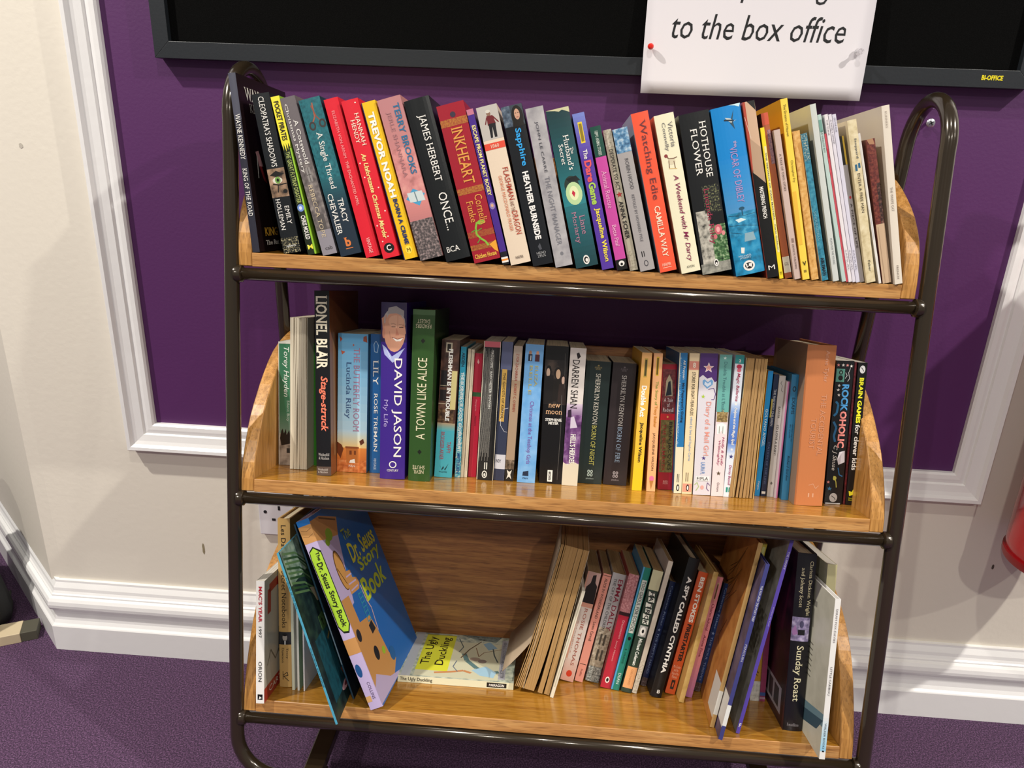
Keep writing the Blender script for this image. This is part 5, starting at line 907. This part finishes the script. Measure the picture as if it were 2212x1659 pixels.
B('B11', 'P', '#dc9484', '#b87464', '#dc9484', BRN, 'thin salmon-pink classic paperback with black lettering', GB,
  [('R', .015, .02, 0, 1, '#5c3028'), ('d', 'ALICE IN WONDERLAND \u00b7 Lewis Carroll', .04, .62, .36, .68, '#241410', ''), ('R', .835, .84, .1, .9, '#1c1010'), ('d', 'Puffin', .88, .95, .4, .62, '#8c4c40', '')])
B('B12', 'P', '#b8b4b4', '#a09c9c', '#b8b4b4', BRN, 'paperback with crimson capitals above a pale stone building', GB,
  [('R', 0, .52, 0, 1, '#b0aeb0'), ('R', .5, 1, 0, 1, ('#6c6254', '#a89c88', '#c8c0b0', 60)), ('R', .56, .66, .25, .4, '#4c463c'), ('R', .56, .66, .55, .7, '#4c463c'), ('R', .7, .8, .3, .45, '#4c4840'), ('R', .7, .8, .6, .75, '#4c4840'), ('R', .86, 1, 0, 1, ('#3c4444', '#8c908c', '#d0d4d0', 120)), ('d', 'EMMA DALLY', .05, .52, .52, .86, '#841c34', 'm'), ('d', 'THE CRY OF THE CHILDREN', .05, .53, .2, .40, '#2c2c30', '')])
B('B13', 'P', '#ac2438', '#8c1c2c', '#ac2438', BRN, 'red paperback with a mottled pink top and small pale lettering', GB,
  [('R', 0, .33, 0, 1, ('#8c5054', '#b07478', '#cc9c9c', 110)), ('R', .33, .36, 0, 1, '#2c0c10'), ('d', 'Dreamweavers', .40, .56, .5, .72, '#dc9ca0', ''), ('d', 'Jenny Nimmo', .58, .76, .36, .56, '#dc9ca0', ''), ('O', .90, .955, .3, .7, W_), ('O', .91, .945, .38, .62, K_)])
B('B14', 'P', '#1c7868', '#3c88b4', '#1c7868', BRN, 'teal paperback with a white boxed title, a blue stripe down its edge', GB,
  [('R', 0, 1, 0, .18, '#4c98c8'), ('R', .1, .53, .28, .9, '#c8ccc4'), ('d', 'TOO GHOUL FOR SCHOOL', .11, .52, .38, .8, '#142420', 'm'), ('O', .56, .59, .4, .8, '#0c1412'), ('d', 'B. STRANGE', .66, .78, .4, .66, '#0c3c34', ''), ('d', 'DEAN', .86, .95, .42, .76, '#c8d8d0', 'm')])
B('B15', 'P', '#2a3c30', '#20302a', '#2a3c30', BRN, 'dark green paperback with lettered white tiles and a football on the spine', GB,
  [('R', 0, .16, 0, 1, '#c4c09c')] + [('P', [(.175+.045*i, .15+.1*(i % 2)), (.175+.045*i, .75+.1*(i % 2)), (.21+.045*i, .8+.1*(i % 2)), (.21+.045*i, .2+.1*(i % 2))], '#dcdcd0') for i in range(6)] + [('d', 'HATTRICK', .175, .44, .34, .74, '#141414', 'b'), ('R', .45, .54, .2, .95, '#a8a8a4'), ('O', .46, .53, .3, .85, W_), ('O', .48, .51, .46, .68, K_), ('d', 'Michael Coleman', .555, .775, .4, .74, '#e0e4dc', 'b'), ('R', .79, .965, .05, 1, '#dca06c'), ('d', 'ORCHARD', .81, .94, .45, .65, '#b87c4c', '')])
B('B16', 'P', '#cfc4b4', '#c8bcb4', '#cfc4b4', BRN, 'tall cream paperback with a frayed foot, its pale cover facing left', GB, [('R', .75, 1, 0, 1, ('#a89c88', '#cfc6b4', '#e4dccc', 120))], (), [('R', 0, 1, 0, 1, ('#bcaea8', '#c8bcb6', '#d0c6c0', 8))])
B('B17', 'P', '#1c2850', '#141c38', '#1c2850', BRN, 'small navy paperback with a silver-blue title next to the black hardback', GB,
  [('d', 'Catherine Fisher', .04, .42, .4, .72, '#8494b4', ''), ('S', .46, .5, .3, '#8494b4'), ('d', 'THE EMPTY HAND', .49, .88, .36, .70, '#7c8cb0', 'm'), ('R', .92, 1, 0, 1, ('#5c4440', '#4c3c3c', '#8c7c7c', 120))])
B('B18', 'H', '#0e0e10', '#0b0b0c', '#0e0e10', CRM, 'tall black hardback with large white capitals leaning right', GB,
  [('d', 'A SPY CALLED CYNTHIA', .13, .825, .34, .74, '#f0eee8', 'B'), ('h', 'B', .945, .97, .5, .75, W_, 'b')])
B('B19', 'P', '#cf5628', '#a8431c', '#cf5628', CRM, 'orange paperback with white and black condensed capitals', GB,
  [('d', 'BEN STOKES', .04, .41, .34, .78, '#f0e4d8', 'B'), ('d', 'FIRESTARTER', .425, .735, .34, .76, '#241410', 'B'), ('h', 'Me, Cricket\nand the\nHeat of the\nMoment', .765, .87, .15, .85, '#f0c8b0', ''), ('R', .885, .96, .36, .72, '#1c1410'), ('R', .905, .94, .48, .62, '#cf5628')])
B('B20', 'H', '#c3a05e', '#b89454', '#c3a05e', BRN, 'slim plain straw-coloured hardback leaning beside the orange paperback', GB, [('R', 0, 1, 0, 1, ('#b08c4a', '#c4a262', '#cfae70', 20))])
B('B21', 'P', '#d4848c', '#b06870', '#d4848c', BRN, 'pink paperback with dark red handwritten title on the bottom shelf', GB,
  [('R', .05, .19, .3, .62, '#c8a484'), ('R', .06, .18, .36, .56, '#6c3c34'), ('d', 'Charm School', .22, .44, .3, .72, '#7c1c3c', 'm'), ('d', 'Anne Fine', .48, .66, .34, .7, '#7c1c3c', 'm'), ('G', .7, 1, 0, 1, '#d4848c', '#a86c9c')])
B('B22', 'P', '#20386c', '#18284c', '#20386c', BRN, 'small blue paperback with a pale blue title beside the brown picture book', GB,
  [('d', 'Catherine Fisher', .04, .42, .4, .72, '#8ca0c8', ''), ('S', .46, .5, .3, '#8ca0c8'), ('d', 'THE SOUL THIEVES', .49, .90, .36, .70, '#8498c4', 'm'), ('R', .92, 1, 0, 1, ('#5c4440', '#4c3c3c', '#8c7c7c', 120))])
hairs = [('L', [(.08+.03*i, .25+.03*(i % 4)), (.2+.03*i, .42+.03*(i % 3)), (.27+.03*i, .62)], .006, '#4a3018') for i in range(9)]
B('B23', 'T', '#b8935c', '#a86c30', '#a86c30', WPG, 'large leaning picture book with a furry orange-brown cover facing left', GB,
  [('R', .8, .93, 0, 1, '#d0ccc4')], (), [('R', 0, 1, 0, 1, ('#8c5622', '#ac7034', '#bc8444', 9)), ('R', .76, .95, .0, .22, '#cac6be')] + hairs + [('L', [(.5, .3), (.62, .42), (.66, .36)], .008, '#3c2410'), ('L', [(.85, .5), (.9, .62), (.97, .55)], .03, '#8c5a2c')])
B('B24', 'T', '#3a3c74', '#3c3450', '#2c2c4c', WPG, 'leaning picture book with a smoky dark purple cover and white sticker', GB,
  [('d', 'THE FOX AND THE STORY THIEF', .12, .32, .25, .75, '#c8c8d4', 'm'), ('R', .8, .92, 0, 1, '#d4d4d0'), ('d', 'PENGUIN', .45, .55, .25, .75, '#b8b8c8', '')], (), [('R', 0, 1, 0, 1, ('#2c2638', '#4c4260', '#6c5c70', 9)), ('R', .76, .93, 0, .2, '#d4d2cc')])
B('B25', 'T', '#5a48a8', '#84807c', '#5a48a8', WPG, 'leaning picture book with a grey pencil-drawn cover and violet spine', GB,
  [('d', 'THE LIBRARY', .06, .15, .25, .75, '#d8d4e8', 'm'), ('d', 'Written by hand', .34, .44, .3, .7, '#c0b8dc', ''), ('h', 'F', .945, .965, .2, .8, W_, 'b')], (), [('R', 0, 1, 0, 1, ('#7c7870', '#a8a49a', '#c4c0b6', 12)), ('R', .4, .62, .05, .6, ('#4c4844', '#7c7870', '#b0aca0', 40)), ('L', [(.62, .1), (.68, .3), (.64, .5)], .02, '#c0bca8')])
B('B26', 'P', '#c8b43c', '#8c7c3c', '#8c7c3c', CRM, 'yellow-topped book standing behind the smoky purple picture book', GB, [('R', .02, .1, .2, .8, '#dcd88c')])
B('B27', 'P', '#b08434', '#8c6828', '#b08434', CRM, 'small gold-brown paperback with a white foot, tucked behind the violet spine', GB, [('d', 'Heidi', .3, .7, .3, .7, '#5c4010', 'i'), ('R', .76, 1, 0, 1, ('#a8a49c', '#c8c4bc', '#d8d4cc', 60)), ('R', .0, .1, 0, 1, '#8c3050')])
B('B31', 'P', '#a4446c', '#8c3458', '#a4446c', CRM, 'small magenta paperback tucked beside the gold-brown one', GB, [('G', 0, .9, 0, 1, '#6c2448', '#b04c74'), ('R', .92, .95, 0, 1, '#4c6cb0'), ('R', .96, .98, 0, 1, '#c8a0b8')])
B('B28', 'H', '#14121a', '#2c1a1e', '#14121a', CRM, 'thick black hardback with a purple-tinted photo and white title', GB,
  [('d', 'Clarissa Dickson Wright', .04, .345, .62, .86, '#d4c8a4', ''), ('d', 'and Johnny Scott', .08, .30, .22, .46, '#d4c8a4', ''), ('R', .355, .49, 0, .92, ('#5c5478', '#9488b0', '#c8bcdc', 50)), ('R', .425, .455, .35, .7, '#14121a'), ('P', [(.43, .05), (.4, .2), (.45, .35), (.46, .1)], '#b080b8'), ('O', .375, .415, .4, .62, '#4c4868'), ('d', 'Sunday Roast', .515, .83, .26, .72, '#e4dcb8', 'm'), ('h', 'headline', .955, .972, .2, .8, '#8c8890', '')],
  (), [('R', 0, 1, 0, 1, ('#1a0c10', '#3c1a20', '#5c2c34', 10)), ('P', [(.2, .1), (.16, .4), (.4, .6), (.5, .2)], '#5c1c30'), ('R', .8, .95, .1, .6, '#c8c4c4'), ('R', .82, .93, .16, .28, '#24201f'), ('R', .82, .93, .32, .42, '#4c4844'), ('R', .82, .93, .46, .55, '#24201f')])
B('B29', 'P', '#d2cb9c', '#a8a48c', '#d2cb9c', WPG, 'cream paperback standing behind the white-spined picture book', GB, [], (), [('G', 0, .4, 0, 1, '#c8c4a8', '#8c8878')])
B('B30', 'T', '#dcdad8', '#c2beaa', '#dcdad8', WPG, 'white-spined picture book, rightmost on the bottom shelf, with a pale sketched cover', GB,
  [('d', 'SARAH FOX-DAVIES', .06, .27, .34, .66, '#6c6468', ''), ('d', 'LITTLE CARIBOU', .42, .60, .34, .66, '#4c484c', ''), ('G', .72, .95, 0, 1, '#dcdad8', '#8cc0dc'), ('d', 'WALKER BOOKS', .77, .935, .34, .66, '#3c4c58', ''), ('R', .945, .955, .35, .7, K_)], (),
  [('R', 0, 1, 0, 1, ('#b4b09c', '#c4c0ac', '#ccc8b6', 7)), ('L', [(.14, .30), (.16, .5), (.19, .55), (.26, .52)], .04, '#8c887c'), ('L', [(.18, .35), (.3, .34)], .02, '#8c887c'), ('L', [(.18, .48), (.3, .46)], .02, '#8c887c'), ('P', [(.72, .0), (.78, .3), (.85, .7), (.92, 1), (.98, 1), (.9, .55), (.82, .2), (.8, 0)], '#6c8890'), ('P', [(.76, .0), (.84, .35), (.95, .7), (.96, .5), (.86, .1)], '#3c5460')] +
  [('R', .40+.035*i, .408+.035*i, .3, .62+.1*(i % 2), '#6c685c') for i in range(7)])
def flat_book():
    k = 3; t = .0105; L = .178; d = .163
    F = frame(k) @ Matrix.Translation((-.2055, .085, .0003)) @ Matrix.Rotation(math.radians(.6), 4, 'Z')
    r = empty('picture_book', mw=F); tag(r, 'cream picture book with a yellow title square lying flat on the bottom shelf', 'book', GB)
    cov = mat('#d9d6b8', .3, bump=(260, .06)); c = .0012
    box('cover', (0, 0, 0), (L, d, c), cov, r); box('cover', (0, 0, t-c), (L, d, t), cov, r); box('spine', (0, 0, c), (L, c, t-c), cov, r)
    box('page_block', (.002, c, c), (L-.002, d-.002, t-c), nmat(('#a89c80', '#d6d0c4', '#e4e0d8'), 1, (6, 6, 1500), .85, 2, 0, .35, (.3, .7), 'page_edges_flat'), r)
    def p_f(u, v, e): return (v*L, -e, (1-u)*t)
    def p_t(u, v, e): return (v*L, (1-u)*d, t+e)
    art(r, [('h', 'The Ugly Duckling', .2, .85, .02, .30, '#241c14', 'm'), ('R', .15, .85, .77, .94, '#121212'), ('h', 'PARRAGON', .3, .7, .79, .92, W_, 'b')], p_f, t/L)
    art(r, [('R', 0, 1, 0, 1, ('#d8dcc8', '#b8c0ae', '#7c8c88', 34)), ('R', .18, .98, .13, .86, '#cfcdb0'), ('R', 0, 1, .02, .10, '#b8bcc0'), ('R', .04, .86, .125, .41, '#d8d83c'), ('R', .04, .05, .125, .41, '#a8a828'),
      ('u', 'The Ugly', .10, .74, .15, .25, '#1c1610', 'm'), ('u', 'Duckling', .10, .74, .28, .38, '#1c1610', 'm'), ('R', .08, .95, .86, .92, '#a8a8b0'), ('u', 'ILLUSTRATED BY ARNOLD LOTHER', .12, .92, .875, .905, '#5c5c68', ''),
      ('P', [(.0, .44), (0, .85), (.14, .8), (.1, .6)], ('#4c5c60', '#7c8c88', '#2c3838', 40)), ('L', [(.45, .52), (.6, .56), (.75, .66), (.84, .78), (.8, .86)], .045, '#5c7c7c'), ('L', [(.9, .3), (.86, .45), (.82, .55), (.86, .62)], .03, '#c88858'), ('P', [(.8, .62), (.7, .74), (.82, .84), (.93, .82), (.9, .7)], '#a4c8dc'), ('P', [(.2, .68), (.14, .74), (.28, .82), (.34, .74)], '#8cb0c4'), ('L', [(.55, .5), (.35, .56), (.14, .66)], .012, '#6c5840'), ('L', [(.3, .86), (.4, .7), (.5, .66), (.3, .62)], .008, '#8c6c50'), ('O', .52, .6, .58, .68, '#a89484'), ('O', .56, .64, .66, .74, '#8c7c74'), ('L', [(.1, .44), (.3, .5), (.42, .47)], .01, '#5c6c6c'), ('L', [(.62, .47), (.75, .45), (.85, .5)], .008, '#5c6c80'), ('L', [(.3, .78), (.45, .8), (.6, .84)], .012, '#4c5c5c')], p_t, d/L)
flat_book()
flush_texts()
